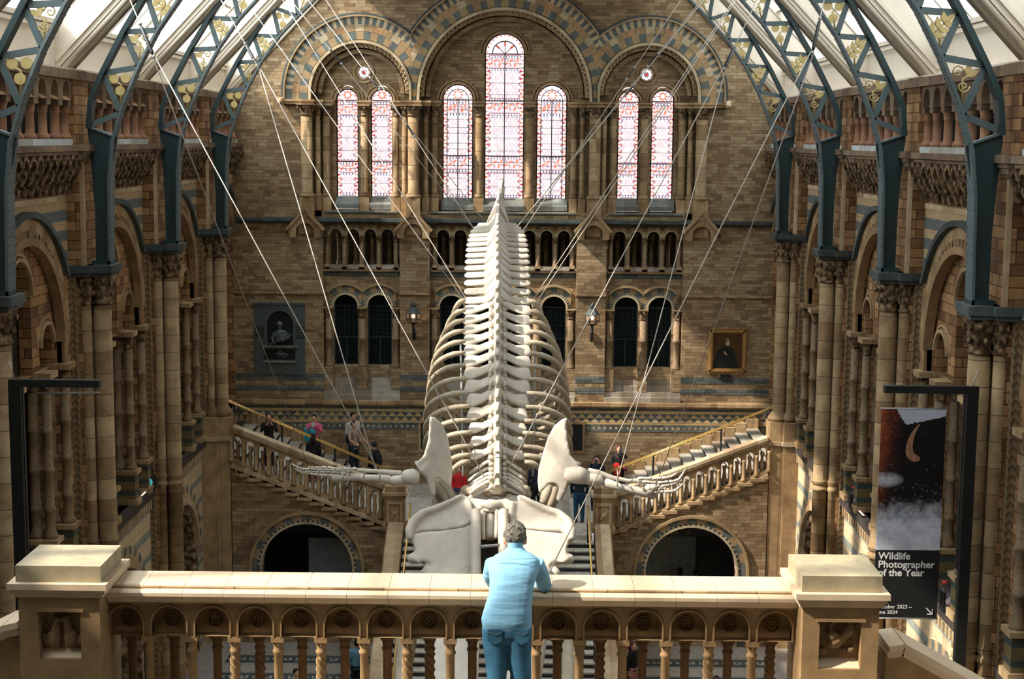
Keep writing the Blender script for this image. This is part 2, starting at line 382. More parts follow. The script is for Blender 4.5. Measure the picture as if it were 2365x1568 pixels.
# recessed orders with zigzag, tympanum walls
def order(cu, cz, r, n, cl=None):
    b = MB()
    b.ring(cu, cz, r-.16, r, -.5, -.08, TF, n=30, mats=(0,))
    for i in range(n):                                       # zigzag roll
        a = PI*(i+.5)/n; da = PI/n*.5
        p = [TF(cu+(r-.03)*math.cos(a-da), cz+(r-.03)*math.sin(a-da), -.06), TF(cu+(r-.15)*math.cos(a), cz+(r-.15)*math.sin(a), -.06), TF(cu+(r-.03)*math.cos(a+da), cz+(r-.03)*math.sin(a+da), -.06)]
        b.tube(p, .022, 5, 2, False)
    b.ring(cu, cz, r-.34, r-.2, -.5, -.25, TF, n=26, mats=(1,))
    return b.build('recessed_order', mats[:1]+[M['wall'], M['pale']], WF)
for s in (-1, 1): order(s*SC, SZ, SR, 30)
order(0, 1.33, 2.8, 52)
def stained(n, cu, hw, z0, zs, r, cen=0):
    "a leaded stained glass window: frame, lead bars and coloured pane"
    hub = thing('window_%d' % n, (cu, YW+.6, z0), kind='structure')
    g = MB(); w = -.62
    poly = arch(cu, hw, z0, zs, 16, r); g.prism(poly, w-.02, w, TF, 0)
    T = lambda u, v, w_: (u, YW+.615-w_*.001-.0, v)
    def quad(pts, mi, lift): g.add([TF(u, v, w+lift) for u, v in pts], [tuple(range(len(pts)))], mi)
    def disc(u, v, rr, mi, lift, k=8, sq=1.0, ang=0.0):
        pts = []
        for i in range(k):
            a = 2*PI*i/k; x = rr*math.cos(a)*sq; y = rr*math.sin(a); pts.append((u+x*math.cos(ang)-y*math.sin(ang), v+x*math.sin(ang)+y*math.cos(ang)))
        quad(pts, mi, lift)
    bw = .13 if hw > .38 else .105
    for sd in (-1, 1): quad([(cu+sd*(hw-.01), z0), (cu+sd*(hw-bw+.01), z0), (cu+sd*(hw-bw+.01), zs), (cu+sd*(hw-.01), zs)], 9, .001)
    ztop = zs
    z = z0+.05; k = 0
    while z < ztop-.05:                                       # border triangles, pointing in and out
        for s in (-1, 1):
            a = s*(hw-.015)+cu; bb = s*(hw-bw)+cu; f = (k % 2)
            quad([(a, z+.01), (bb, z+.05), (a, z+.09)] if f else [(bb, z+.01), (a, z+.05), (bb, z+.09)], random.choice((1, 6, 2, 7)), .004)
            quad([(bb, z+.0), (bb, z+.04), (a, z+.01)] if f else [(a, z), (a, z+.04), (bb, z+.0)], 3, .003)
        z += .12; k += 1
    H1 = ztop-z0
    rows = [0.0, .135, .285, .36, .475, .61, .73, .84, .955, 1.0] if cen == 0 else [0, .08, .2, .25, .33, .42, .5, .56, .66, .72, .8, .9, 1.0]
    def band(zb, zt, flowers):
        m_ = max(4, int((2*hw-2*bw)/.092)); st = (2*hw-2*bw)/m_
        for zz in ([zt-.06] if not flowers else [zt-.05, zb-.09]):
            quad([(cu-hw+bw, zz-.038), (cu+hw-bw, zz-.038), (cu+hw-bw, zz+.038), (cu-hw+bw, zz+.038)], 4, .003)
            for i in range(m_): disc(cu-hw+bw+st*(i+.5), zz, .036, 5, .005)
        if flowers:
            quad([(cu-hw+bw, zb-.02), (cu+hw-bw, zb-.02), (cu+hw-bw, zt-.09), (cu-hw+bw, zt-.09)], 8, .002)
            cz = (zb+zt)/2-.03; nfl = 2 if hw < .6 else 4
            for j in range(nfl):
                fx = cu-(hw-bw)+(2*(hw-bw))*(j+.5)/nfl
                for q in range(4):
                    an = PI/4+q*PI/2+(.3 if j % 2 else -.2); disc(fx+.085*math.cos(an), cz+.085*math.sin(an), .085, 6 if q % 2 == 0 else 7, .005, 8, .38, an-PI/2)
                disc(fx, cz, .03, 3, .006)
    zf = [(z0+H1*.26, z0+H1*.365), (z0+H1*.86, z0+H1*.985)] if cen == 0 else [(z0+.98, z0+1.38), (z0+2.85, z0+3.28), (zs-.42, zs-.05)]
    for a, c in zf: band(a, c, True)
    # hexagonal quarries in pale pinks
    y = z0+.16; j = 0
    while y < ztop-.05:
        if not any(a-.12 < y < c+.02 for a, c in zf):
            nx_ = max(4, int(round((2*hw-2*bw)/.122))); sx_ = (2*hw-2*bw)/nx_; x = cu-hw+bw+sx_*(.5 if j % 2 else 1)
            while x < cu+hw-bw-sx_*.3:
                disc(x, y, .0625, random.choice((8, 9, 9, 10, 10, 5)), .003, 6, sx_/.119, 0.0 if False else PI/2) if False else quad([(x+sx_*.46*math.cos(PI/6+i*PI/3)/.866, y+.063*math.sin(PI/6+i*PI/3)) for i in range(6)], random.choice((8, 9, 9, 10, 10, 11)), .003); x += sx_
        y += .1; j += 1
    band(z0+.0, z0+.12, False)
    # the round head
    quad([(cu+(hw-.02)*math.cos(PI*i/14), zs+(r-.02)*math.sin(PI*i/14)) for i in range(15)], 9, .001)
    nb = 13
    for i in range(nb):
        a = PI*(i+.5)/nb; disc(cu+(hw-.06)*math.cos(a), zs+(r-.06)*math.sin(a), .042, 1 if i % 2 else 6, .004, 3, 1.0, a+(PI if i % 2 else 0))
    if cen == 2:
        for i in range(7): a = PI*(i+.5)/7; disc(cu+.3*math.cos(a), zs+.04+.3*math.sin(a), .1, 6 if i % 2 else 11, .004, 8, .4, a-PI/2)
    else:
        rr = .13 if hw < .45 else .16
        for i in range(8): a = 2*PI*i/8; disc(cu+rr*.8*math.cos(a), zs+.17+rr*.8*math.sin(a), .036, 2 if hw < .45 else 6, .005)
        disc(cu, zs+.17, rr*.5, 12, .006, 10)
        for i in range(5): a = PI*(i)/4; disc(cu+.24*math.cos(a)*hw/.35*.8, zs+.17+.2*math.sin(a), .07, 7, .003, 6, .3, a-PI/2)
    g.build('pane', GL, hub)
    f = MB(); W0 = w+.012
    for t in rows[1:-1] if cen == 0 else rows[1:-1]:
        th = .012 if (cen or abs(t-.36) > .01) else .03
        f.box(cu-hw, cu+hw, YW-W0-th, YW-W0, z0+H1*t-th/2, z0+H1*t+th/2)
    f.box(cu-hw, cu+hw, YW-W0-.03, YW-W0, zs-.015, zs+.015)
    f.box(cu-hw, cu+hw, YW-W0-.03, YW-W0, z0+H1*.36-.015 if cen == 0 else z0+1.38, z0+H1*.36+.015 if cen == 0 else z0+1.41)
    if cen: f.box(cu-.015, cu+.015, YW-W0-.035, YW-W0, z0, zs)
    if cen == 2: f.box(cu-hw, cu+hw, YW-W0-.04, YW-W0, 1.2, 1.24)
    if cen == 1:
        for s in (-1, 1): f.box(cu+s*(hw-bw)-.012, cu+s*(hw-bw)+.012, YW-W0-.02, YW-W0, z0, zs)
        f.ring(cu, zs, hw-bw-.02, hw-bw, W0, W0+.02, TF, n=8)
    if cen == 2:
        f.ring(cu, zs, .40, .43, W0, W0+.02, TF, n=10)
        for a in (.25*PI, .5*PI, .75*PI): f.bar(TF(cu, zs, W0+.01), TF(cu+.42*math.cos(a), zs+.42*math.sin(a), W0+.01), .015, .02, (0, 1, 0))
    # outer iron edge
    f.ring(cu, zs, hw-.01, hw+.03, W0-.02, W0+.04, TF, n=10)
    for s in (-1, 1): f.box(cu+s*hw-.02, cu+s*hw+.02, YW-W0-.04, YW-W0+.02, z0, zs)
    f.build('leading', M['lead'], hub)
    s_ = MB(); s_.add([TF(cu-hw-.05, z0, w+.02), TF(cu+hw+.05, z0, w+.02), TF(cu+hw+.05, z0-.26, -.2), TF(cu-hw-.05, z0-.26, -.2), TF(cu-hw-.05, z0-.4, -.2), TF(cu+hw+.05, z0-.4, -.2), TF(cu-hw-.05, z0-.4, w+.02), TF(cu+hw+.05, z0-.4, w+.02)],
                      [(0, 1, 2, 3), (3, 2, 5, 4), (0, 3, 4, 6), (1, 7, 5, 2), (4, 5, 7, 6)])
    s_.build('sill', M['greyst'], hub)
M['lead'] = plain('window_lead', (.03, .012, .016, 1), .6)
GS = 1.3
GL = [emis('glass_base', (.5, .3, .34, 1), GS), emis('glass_crimson', (.55, .03, .05, 1), GS), emis('glass_rust', (.75, .16, .08, 1), GS), emis('glass_straw', (.95, .78, .6, 1), GS),
      emis('glass_slate', (.16, .15, .24, 1), GS), emis('glass_white', (.98, .96, .97, 1), GS*1.1), emis('glass_orange', (.85, .22, .13, 1), GS), emis('glass_mauve', (.5, .38, .42, 1), GS),
      emis('glass_pink', (.86, .68, .7, 1), GS), emis('glass_pale', (.93, .83, .84, 1), GS), emis('glass_cream', (.98, .92, .86, 1), GS), emis('glass_lilac', (.78, .72, .82, 1), GS), emis('glass_bright', (1, .95, .85, 1), GS*1.6)]
wn = [(-5.2, .35, -1.96, 1.2, .47, 0), (-4.06, .35, -1.96, 1.2, .47, 0), (-1.54, .49, -1.98, 1.24, .58, 1), (0, .64, -1.99, 2.75, .66, 2), (1.57, .49, -1.98, 1.24, .58, 1), (4.11, .34, -1.96, 1.22, .47, 0), (5.24, .36, -1.96, 1.24, .47, 0)]
for i, (cu, hw, z0, zs, r, cen) in enumerate(wn): stained(i+1, cu, hw, z0, zs, r, cen)
b = MB()
def tym(cu, hw, cz, wins, rnd=None):
    o = arch(cu, hw, -2.42, cz, 24)
    hs = [arch(c, h_+.02, -2.4, z_, 14, r_+.02) for c, h_, z_, r_ in wins]
    if rnd: hs.append(circ(rnd[0], rnd[1], .2))
    b.holed(o, hs, -.5, -.75, TF, 0)
    for c, h_, z_, r_ in wins:
        for i in range(16):
            pass
        b.ring(c, z_, h_+.03, h_+.1, -.5, -.42, TF, n=12, mats=(1,)); b.ring(c, z_, h_+.14, h_+.19, -.5, -.45, TF, n=12, mats=(1,))
    if rnd: b.ring(rnd[0], rnd[1], .2, .25, -.5, -.44, TF, 0, 2*PI, 20, (1,)); b.ring(rnd[0], rnd[1], .28, .36, -.5, -.46, TF, 0, 2*PI, 20, (1,))
tym(-SC, SR+.0, SZ, [(-5.2, .35, 1.2, .47), (-4.06, .35, 1.2, .47)], (-4.65, 2.11))
tym(SC, SR+.0, SZ, [(4.11, .34, 1.22, .47), (5.24, .36, 1.24, .47)], (4.68, 2.12))
tym(0, 2.8, 1.33, [(-1.54, .49, 1.24, .58), (0, .64, 2.75, .66), (1.57, .49, 1.24, .58)])
b.build('tympanum', [M['wall'], M['stone']], WF)
for n, cx_ in ((8, -4.65), (9, 4.68)):
    hub = thing('window_%d' % n, (cx_, YW+.6, 2.11), kind='structure'); g = MB()
    g.prism(circ(cx_, 2.115, .2, 20), -.64, -.62, TF, 0)
    for i in range(8):
        a = 2*PI*i/8; g.add([TF(*p, -.615) for p in [(cx_+.13*math.cos(a)+.05*math.cos(t), 2.115+.13*math.sin(a)+.05*math.sin(t)) for t in [2*PI*k/8 for k in range(8)]]], [tuple(range(8))], 1)
    g.add([TF(*p, -.612) for p in circ(cx_, 2.115, .045, 10)], [tuple(range(10))], 2)
    g.build('pane', [emis('roundel_grey', (.35, .27, .27, 1), 1), GL[5], GL[1]], hub)
# columns of the upper arcade
def column(cx_, cy_, z0, z1, r, mat='col', base=True, cap=.3, name='column', parent=None, sq=None, capmat='carved', rings=()):
    b = MB(); zc = z1-cap*1.15
    prof = [(r*1.45, z0), (r*1.45, z0+.04), (r*1.5, z0+.07), (r*1.25, z0+.1), (r*1.25, z0+.13), (r, z0+.18)] if base else [(r, z0)]
    last = prof[-1][1]
    for zr in sorted(rings): prof += [(r, zr-.05), (r*1.2, zr-.04), (r*1.22, zr), (r*1.2, zr+.04), (r, zr+.05)]
    prof += [(r, zc-.02)]
    b.lathe(prof, cx_, cy_, 14, 0)
    b.lathe([(r*1.15, zc-.03), (r*1.18, zc), (r*1.02, zc+.02), (r*1.05, zc+cap*.25), (r*1.3, zc+cap*.7), (r*1.5, zc+cap)], cx_, cy_, 12, 1)
    for i in range(8):                                      # curled leaves
        a = 2*PI*i/8+.2; b.ball((cx_+r*1.4*math.cos(a), cy_+r*1.4*math.sin(a), zc+cap*.75), r*.28, r*.28, cap*.18, 6, 1)
    q = r*1.6; b.box(cx_-q, cx_+q, cy_-q, cy_+q, zc+cap, z1, 2)
    return b.build(name, [M[mat], M[capmat], M['stone']], parent if parent is not None else WF)
for s in (-1, 1):
    for x, w, r in ((6.47, .1, .19), (6.13, -.12, .085), (5.87, -.3, .12), (3.58, -.3, .11), (3.28, -.1, .085), (2.97, .12, .18), (2.58, -.14, .085), (2.3, -.32, .1)):
        if s > 0 and x == 2.97: x = 2.98
        column(s*x, YW-w, -1.98, 1.06, r)
    column(s*4.64, YW+.42, -1.98, 1.06, .12); column(s*.84, YW+.42, -1.98, 1.06, .12)
b = MB()
for s in (-1, 1):
    T = S(s)
    for x0, x1, w0, w1 in ((6.22, 7.26, -.05, .16), (5.96, 6.24, -.3, -.02), (5.62, 5.98, -.5, -.18), (4.42, 4.86, -.55, -.28), (3.38, 3.74, -.5, -.18), (3.16, 3.4, -.3, -.02), (2.72, 3.2, -.05, .18), (2.42, 2.74, -.3, -.02), (2.1, 2.44, -.5, -.18), (.66, 1.03, -.55, -.28)):
        b.box(x0, x1, w0, w1, 1.05, 1.13, 0, lambda u, w, v: T(u, v, w)); b.box(x0-.02, x1+.02, w0, w1+.04, 1.13, 1.2, 0, lambda u, w, v: T(u, v, w))
    for x, w, r in ((6.47, .1, .24), (6.13, -.12, .12), (5.87, -.3, .16), (3.58, -.3, .15), (3.28, -.1, .12), (2.97, .12, .23), (2.58, -.14, .12), (2.3, -.32, .14), (4.64, -.42, .17), (.84, -.42, .17)):
        b.box(x-r, x+r, w-r-.3, w+r, -2.62, -1.98, 0, lambda u, w_, v: T(u, v, w_))
    b.ball(T(7.3, 1.13, .2), .11, .14, .13, 10, 1); b.ball(T(7.3, 1.1, .3), .05, .06, .05, 8, 1); b.ball(T(7.22, 1.23, .22), .04); b.ball(T(7.38, 1.23, .22), .04)
b.build('impost_and_plinth_blocks', [M['stone'], M['pale']], WF)
# string courses
def course(name, z0, z1, w, spans, mat):
    b = MB(); h = z1-z0
    for x0, x1 in spans:
        b.box(x0, x1, YW-w, YW+.05, z0+h*.35, z1); b.box(x0, x1, YW-w*.6, YW+.05, z0, z0+h*.35)
    return b.build(name, mat, WF)
course('string_course', -2.83, -2.66, .2, ((-9.4, 9.4),), M['dkgrey'])
course('string_course', -2.5, -2.42, .07, ((-5.9, -3.5), (-2.4, 2.4), (3.5, 5.9)), M['greyst'])
course('string_course', -5.21, -5.14, .09, ((-9.4, -5.97), (-3.44, -2.43), (2.43, 3.44), (5.97, 9.4)), M['stone'])
course('string_course', -8.95, -8.76, .16, ((-9.4, 9.4),), M['stone'])
# gables on the string course, with finials
def gable(x):
    b = MB(); T = TF
    o = [(x-.56, -3.02), (x-.5, -3.3), (x-.3, -3.3), (x-.3, -3.12)]+[(x+.3*math.cos(PI-PI*i/10), -3.1+.28*math.sin(PI*i/10)) for i in range(1, 10)]+[(x+.3, -3.12), (x+.3, -3.3), (x+.5, -3.3), (x+.56, -3.02), (x, -2.43)]
    b.prism(o, 0, .3, T, 0); b.prism([(x-.25, -3.2), (x+.25, -3.2), (x+.25, -2.85), (x-.25, -2.85)], 0, .1, T, 0)
    for s in (-1, 1): b.bar(T(x+s*.62, -3.05, .17), T(x, -2.38, .17), .08, .42, (0, 0, 1), 1)
    b.box(x-.05, x+.05, YW-.22, YW-.1, -2.42, -2.26, 1); b.ball((x, YW-.18, -2.16), .12, .1, .1, 8, 2)
    for s in (-1, 1): b.ball((x+s*.09, YW-.2, -2.12), .05, .06, .09, 6, 2)
    b.build('gable', [M['stone'], M['stone'], M['carved']], WF)
for x in (-6.53, -2.97, 2.97, 6.53): gable(x)
# the three two-storey bays
def bay(x0, x1, c4, c2):
    b = MB(); hs = [arch(c, .2, -4.25, -3.24, 10) for c in c4]+[arch(c, .405, -7.62, -5.63, 14) for c in c2]
    b.holed(rect(x0, x1, -8.74, -2.6), hs, -.3, -.62, TF, 0)
    b.build('bay_wall', [M['wall']], WF)
    b = MB(); W0, W1 = -.3, -.24
    for c in c4:
        b.ring(c, -3.24, .2, .25, W0, -.2, TF, n=8, mats=(2,))
        b.ring(c, -3.24, .25, .36, W0, W1, TF, n=7, mats=(2, 0), clip=[(c-.286, 0, 1, 0), (c+.286, 0, -1, 0)])
    for c in c2:
        cl = [(c-.57, 0, 1, 0), (c+.57, 0, -1, 0)]
        b.ring(c, -5.63, .4, .46, W0, -.16, TF, n=12, mats=(2,), clip=cl)
        b.ring(c, -5.63, .46, .53, W0, -.22, TF, n=38, mats=(3, 2), clip=cl, gap=.05)
        b.ring(c, -5.63, .53, .72, W0, -.24, TF, n=9, mats=(1, 0), clip=cl)
        b.ring(c, -5.63, .72, .79, W0, -.14, TF, n=16, mats=(0,), clip=cl)
    b.build('arch_rings', mats, WF)
    b = MB(); b.box(x0, x1, YW+.3, YW+.16, -4.44, -4.36, 0); b.box(x0, x1, YW+.3, YW+.12, -4.36, -4.3, 1); b.box(x0, x1, YW+.3, YW+.285, -4.62, -4.44, 2)
    for c in c4: b.box(c-.2, c+.2, YW+.62, YW+.2, -4.3, -4.24, 1)
    b.build('gallery_sill', [M['stone'], M['step'], M['grey']], WF)
    st = (c4[1]-c4[0]) if len(c4) > 1 else .57
    for i in range(len(c4)+1):
        x = c4[0]-st/2+st*i; x = min(max(x, x0+.08), x1-.08)
        column(x, YW+.22, -4.3, -3.26, .06, 'shaft', True, .16)
        q = MB(); q.box(x-.09, x+.09, YW+.12, YW+.4, -4.36, -4.2); q.build('pedestal', M['stone'], WF)
    for c in c4: column(c, YW+1.1, -4.3, -3.2, .07, 'col', True, .16)
    st = c2[1]-c2[0]
    for i in range(len(c2)+1):
        x = c2[0]-st/2+st*i; x = min(max(x, x0+.14), x1-.14)
        column(x, YW+.2, -7.66, -5.64, .105, 'shaft', True, .28, rings=(-6.7,))
        q = MB(); q.box(x-.16, x+.16, YW+.05, YW+.5, -8.4, -7.66); q.build('pedestal', M['wall'], WF)
    q = MB()
    for i in range(4):
        for c in c2: q.box(c-.42, c+.42, YW+.55-.13*i, YW+.7, -7.66-.19*(i+1), -7.66-.19*i-.0)
    for i in range(2): q.box(x0, x1, YW+.06-.1*i, YW+.5, -8.42-.17*(i+1), -8.42-.17*i)
    q.build('window_steps', M['step'], WF)
bay(-5.98, -3.43, [-5.575, -5.0, -4.43, -3.86], [-5.26, -4.13])
bay(-2.44, 2.44, [-2.0+.573*i for i in range(8)], [-1.71, -.57, .57, 1.71])
bay(3.43, 5.98, [3.86, 4.43, 5.0, 5.575], [4.13, 5.26])
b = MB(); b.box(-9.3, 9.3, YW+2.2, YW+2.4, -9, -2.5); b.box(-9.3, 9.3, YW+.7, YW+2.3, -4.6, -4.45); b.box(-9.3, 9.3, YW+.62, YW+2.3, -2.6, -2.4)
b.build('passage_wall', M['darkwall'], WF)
n = 10
for c in (-5.26, -4.13, -1.71, -.57, .57, 1.71, 4.13, 5.26):
    hub = thing('window_%d' % n, (c, YW+.6, -7.6), kind='structure'); n += 1
    g = MB(); g.prism(arch(c, .41, -7.62, -5.63, 12), -.6, -.58, TF, 0); g.build('pane', M['darkglass'] if 'darkglass' in M else M.setdefault('darkglass', plain('dark_leaded_glass', (.012, .022, .022, 1), .25, 0, .3, 8)), hub)
    f = MB()
    for z in (-6.7, -5.63): f.box(c-.4, c+.4, YW+.54, YW+.59, z-.02, z+.02)
    for i in range(1, 5): f.box(c-.4+.16*i-.006, c-.4+.16*i+.006, YW+.56, YW+.58, -6.7, -5.63)
    for i in range(1, 7): f.box(c-.4, c+.4, YW+.56, YW+.58, -6.7+.15*i-.005, -6.7+.15*i+.005)
    f.box(c-.41, c-.36, YW+.52, YW+.59, -7.62, -5.63); f.box(c+.36, c+.41, YW+.52, YW+.59, -7.62, -5.63); f.box(c-.02, c+.02, YW+.52, YW+.59, -7.62, -6.7)
    f.build('leading', M['ironweb'], hub)
# frieze under the long string course
b = MB()
def fq(pts, mi, w=.02): b.prism(pts, -.02, w, TF, mi)
fq(rect(-9.3, 9.3, -9.06, -8.96), 1, .012); fq(rect(-9.3, 9.3, -9.14, -9.06), 0, .014); fq(rect(-9.3, 9.3, -9.46, -9.14), 1, .012)
for r_, off in ((0, 0), (1, .145)):
    z = -9.3-.15*r_; x = -9.2+off
    while x < 9.2: fq([(x-.14, z), (x+.14, z), (x, z+.15)], 0 if (int(x*3) % 3) else 2, .018); x += .29
fq(rect(-9.3, 9.3, -9.52, -9.46), 0, .016); fq(rect(-9.3, 9.3, -9.76, -9.52), 1, .012)
x = -9.1
while x < 9.2: fq(rect(x, x+.075, -9.68, -9.6), 2, .018); x += .19
b.build('zigzag_frieze', [M['spanblock'] if 'spanblock' in M else M.setdefault('spanblock', plain('tan_tile', H(176, 150, 104), .8, 0, .25, 6)), M['grey'], M['pale']], WF)
# two dark framed panels at landing level
for i, s in enumerate((-1, 1)):
    d = thing('trim_%d' % (i+1), (s*2.52, YW, -10.4), kind='structure'); q = MB(); q.box(s*2.52-.2, s*2.52+.2, YW-.03, YW, -10.42, -9.52); q.build('dark_panel', M['dark'], d)
    q = MB()
    for a, c, e, g_ in ((-.28, .28, -9.52, -9.42), (-.28, .28, -10.52, -10.42), (-.28, -.2, -10.42, -9.52), (.2, .28, -10.42, -9.52)): q.box(s*2.52+a, s*2.52+c, YW-.06, YW, e, g_)
    q.build('surround', M['stone'], d)
# ------------------------------------------------------------------ side walls
WX = 8.95
PIER0, DP = 44.75, 6.4
PY = [PIER0-DP*k for k in range(0, 8)]
def TS(s): return lambda u, v, w: (s*(WX-w), u, v)
ORD = ['farthest', 'second farthest', 'middle', 'third farthest', 'near']
for s, side in ((-1, 'left'), (1, 'right')):
    T = TS(s); TB = lambda u, w, v: T(u, v, w)
    body = MB(); hs = []; low = []
    cs = [PIER0-DP*(k+.5) for k in range(7)]
    for c in cs:
        hs.append(arch(c, 2.17, -8.95, -4.25, 22, 2.17))
        low.append(arch(c, 2.0, FLOOR+.01, -12.35, 22, 2.0))
    cf = 48.0; hs.append([(PIER0+.85, -8.95), (49.9, -8.95), (49.9, -2.6)]+[(cf+2.17*math.cos(a), -4.25+2.17*math.sin(a)) for a in [.5*PI+.12+(.5*PI-.12)*i/12 for i in range(13)]])
    low.append(arch(47.75, 1.5, -12.0, -11.2, 12))
    body.holed([(-3, FLOOR), (50.2, FLOOR), (50.2, -.12), (-3, -.12)], hs+low, 0, -.55, T)
    wl = body.build('wall_'+side, M['wallside'], kind='structure')
    # blind wall and passage behind
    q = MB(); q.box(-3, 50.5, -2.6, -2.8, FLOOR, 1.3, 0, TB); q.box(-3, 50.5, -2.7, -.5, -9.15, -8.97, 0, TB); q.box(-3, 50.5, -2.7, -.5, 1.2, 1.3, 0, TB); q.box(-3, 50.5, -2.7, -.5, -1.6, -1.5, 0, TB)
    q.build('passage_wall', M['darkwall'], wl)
    for bi, c in enumerate(cs+[cf]):
        last = bi == len(cs)
        vis = bi < 4 or last
        if bi == 5 or bi == 6: vis = False
        cl = [(49.9, 0, -1, 0), (PIER0+.42, 0, 1, 0)] if last else [(c-2.78, 0, 1, 0), (c+2.78, 0, -1, 0)]
        b = MB()
        b.ring(c, -4.25, 2.13, 2.28, -.1, .1, T, n=26, mats=(0,), clip=cl)
        b.ring(c, -4.25, 2.28, 2.42, -.1, .06, T, n=64, mats=(0, 1), clip=cl, gap=.08)
        b.ring(c, -4.25, 2.42, 2.66, -.1, .05, T, n=19, mats=(0, 3), clip=cl)
        b.ring(c, -4.25, 2.66, 2.78, -.1, .16, T, n=30, mats=(2,), clip=cl+[(0, -2.9, 0, 1)])
        if not last:
            for d in (-1, 1): b.prism(rect(*sorted((c+d*2.17, c+d*2.42)), -4.9, -4.25), -.1, .06, T, 0)
        b.build('bay_arch', [M['vbrown'], M['carved'], M['dkgrey'], M['vtan']], wl)
        y0, y1 = (PIER0+.45, 49.95) if last else (c-2.75, c+2.75)
        # tiled spandrel
        b = MB(); o = clip_poly(arch(c, 2.78, -4.25, -4.25, 22), 0, -2.72, 0, 1)
        o = [(y0, -1.28), (y0, -2.74)]+[(c-2.7*math.cos(a), -4.25+2.7*math.sin(a)) for a in [.62+(PI-1.24)*i/20 for i in range(21)]]+[(y1, -2.74), (y1, -1.28)]
        if last: o = clip_poly(o, 49.95, 0, -1, 0)
        b.prism(o, -.02, .02, T, 0); b.box(y0, y1, 0, .03, -1.36, -1.26, 1, TB)
        b.build('tiled_spandrel', [M['upspandrel'], M['pale']], wl)
        # corbel table: two tiers of pendant arches carrying the gallery ledge
        b = MB(); nn = int((y1-y0)/.42); st = (y1-y0)/nn
        for i in range(nn+1):
            y = y0+st*i
            b.prism([(0, -1.22), (.12, -1.22), (.16, -1.05), (0, -.95)], y-.06, y+.06, lambda a, v, w: T(w, v, a), 0)
            b.prism([(0, -1.0), (.2, -.98), (.3, -.8), (.26, -.66), (0, -.66)], y-.07, y+.07, lambda a, v, w: T(w, v, a), 0)
            b.prism([(0, -.72), (.34, -.72), (.42, -.5), (0, -.5)], y-.05, y+.05, lambda a, v, w: T(w, v, a), 0)
            if i < nn:
                b.ring(y+st/2, -.86, .13, .21, .0, .24, T, n=6, mats=(0,)); b.ring(y+st/2, -.62, .12, .21, .2, .38, T, n=6, mats=(0,))
        b.build('corbel_table', [M['carved']], wl)
        # gallery ledge, cornice and little columns
        b = MB()
        b.box(y0-.0, y1, -.5, .42, -.34, -.22, 1, TB); b.box(y0, y1, -.5, .34, -.42, -.34, 1, TB); b.box(y0, y1, -.5, .28, -.5, -.42, 1, TB)
        b.box(y0+.1, y1-.1, -.5, .22, -.22, -.1, 0, TB)
        b.build('gallery_ledge', [M['paleledge'], M['brown']], wl)
        ng = 7 if not last else 6; st = (y1-y0)/ng
        b = MB(); hs2 = [arch(y0+st*(i+.5), st*.3, -.1, .72, 8, st*.42) for i in range(ng)]
        b.holed([(y0-.6, -.12), (y1+.6, -.12), (y1+.6, 1.3), (y0-.6, 1.3)], [[(a, max(v, -.1)) for a, v in h] for h in hs2] if False else [], .02, .0, T) if False else None
        b.holed([(y0, .69), (y1, .69), (y1, 1.3), (y0, 1.3)], [arch(y0+st*(i+.5), st*.32, .695, .78, 8, st*.38) for i in range(ng)], .2, -.1, T, 0)
        b.box(y0-.45, y1+.45, -.2, .3, 1.12, 1.3, 0, TB)
        b.build('gallery_arcade', [M['brown']], wl)
        for i in range(ng+1):
            y = min(max(y0+st*i, y0+.12), y1-.12)
            X = s*(WX-.06)
            q = MB(); r = .09
            q.lathe([(r*1.5, -.1), (r*1.55, -.04), (r*1.3, .0), (r, .03), (r*.97, .42), (r*1.12, .43), (r*1.12, .45), (r, .46), (r*1.35, .58)], X, y, 10, 0)
            q.box(X-.13, X+.13, y-.13, y+.13, .58, .7, 1)
            q.build('gallery_column', [M['redcol'], M['brown']], wl)
        q = MB(); q.box(y0-.45, y1+.45, -1.3, -1.25, -.1, 1.3, 0, TB); q.build('gallery_shadow_wall', M['dark'], wl)  # near-black sheet painted to make the gallery openings read as shade
        # paired colonnettes and pierced wall inside the bay arch
        if not last:
            b = MB()
            b.holed(arch(c, 2.17, -4.75, -4.25, 22), [arch(c, .72, -4.74, -3.15, 14), arch(c-1.6, .42, -4.74, -4.25, 10), arch(c+1.6, .42, -4.74, -4.25, 10)], -.15, -.4, T, 0)
            for cc, hh, zz in ((c, .72, -3.15), (c-1.6, .42, -4.25), (c+1.6, .42, -4.25)):
                b.ring(cc, zz, hh, hh+.07, -.16, -.08, T, n=14, mats=(1,)); b.ring(cc, zz, hh+.12, hh+.17, -.16, -.12, T, n=14, mats=(1,))
            b.build('pierced_tympanum', [M['wallside'], M['stone']], wl)
            for d in (-1, 1):
                for yy, xs in ((c+d*2.22, (.02, -.26)), (c+d*.98, (.02, -.26))):
                    for w in xs:
                        tw = (d*yy < d*(c+d*1.5))
                        column(s*(WX-w), yy, -8.1, -4.74, .1, 'shaft', True, .3, 'colonnette', wl, rings=(-5.9, -6.7, -7.5))
                    q = MB(); q.box(yy-.24, yy+.24, -.42, .2, -4.82, -4.7, 0, TB); q.box(yy-.18, yy+.18, -.42, .16, -8.95, -8.2, 1, TB); q.box(yy-.24, yy+.24, -.46, .22, -8.2, -8.1, 0, TB); q.box(yy-.24, yy+.24, -.46, .22, -8.97, -8.82, 0, TB)
                    q.build('colonnette_plinth', [M['stone'], M['plinth']], wl)
            q = MB(); q.holed(rect(c-2.5, c+2.5, -8.97, -1.9), [arch(c, .7, -8.6, -3.4, 12), arch(c-1.6, .4, -8.0, -4.6, 10), arch(c+1.6, .4, -8.0, -4.6, 10)], -1.3, -1.5, T, 0)
            q.build('inner_wall', M['wallside'], wl)
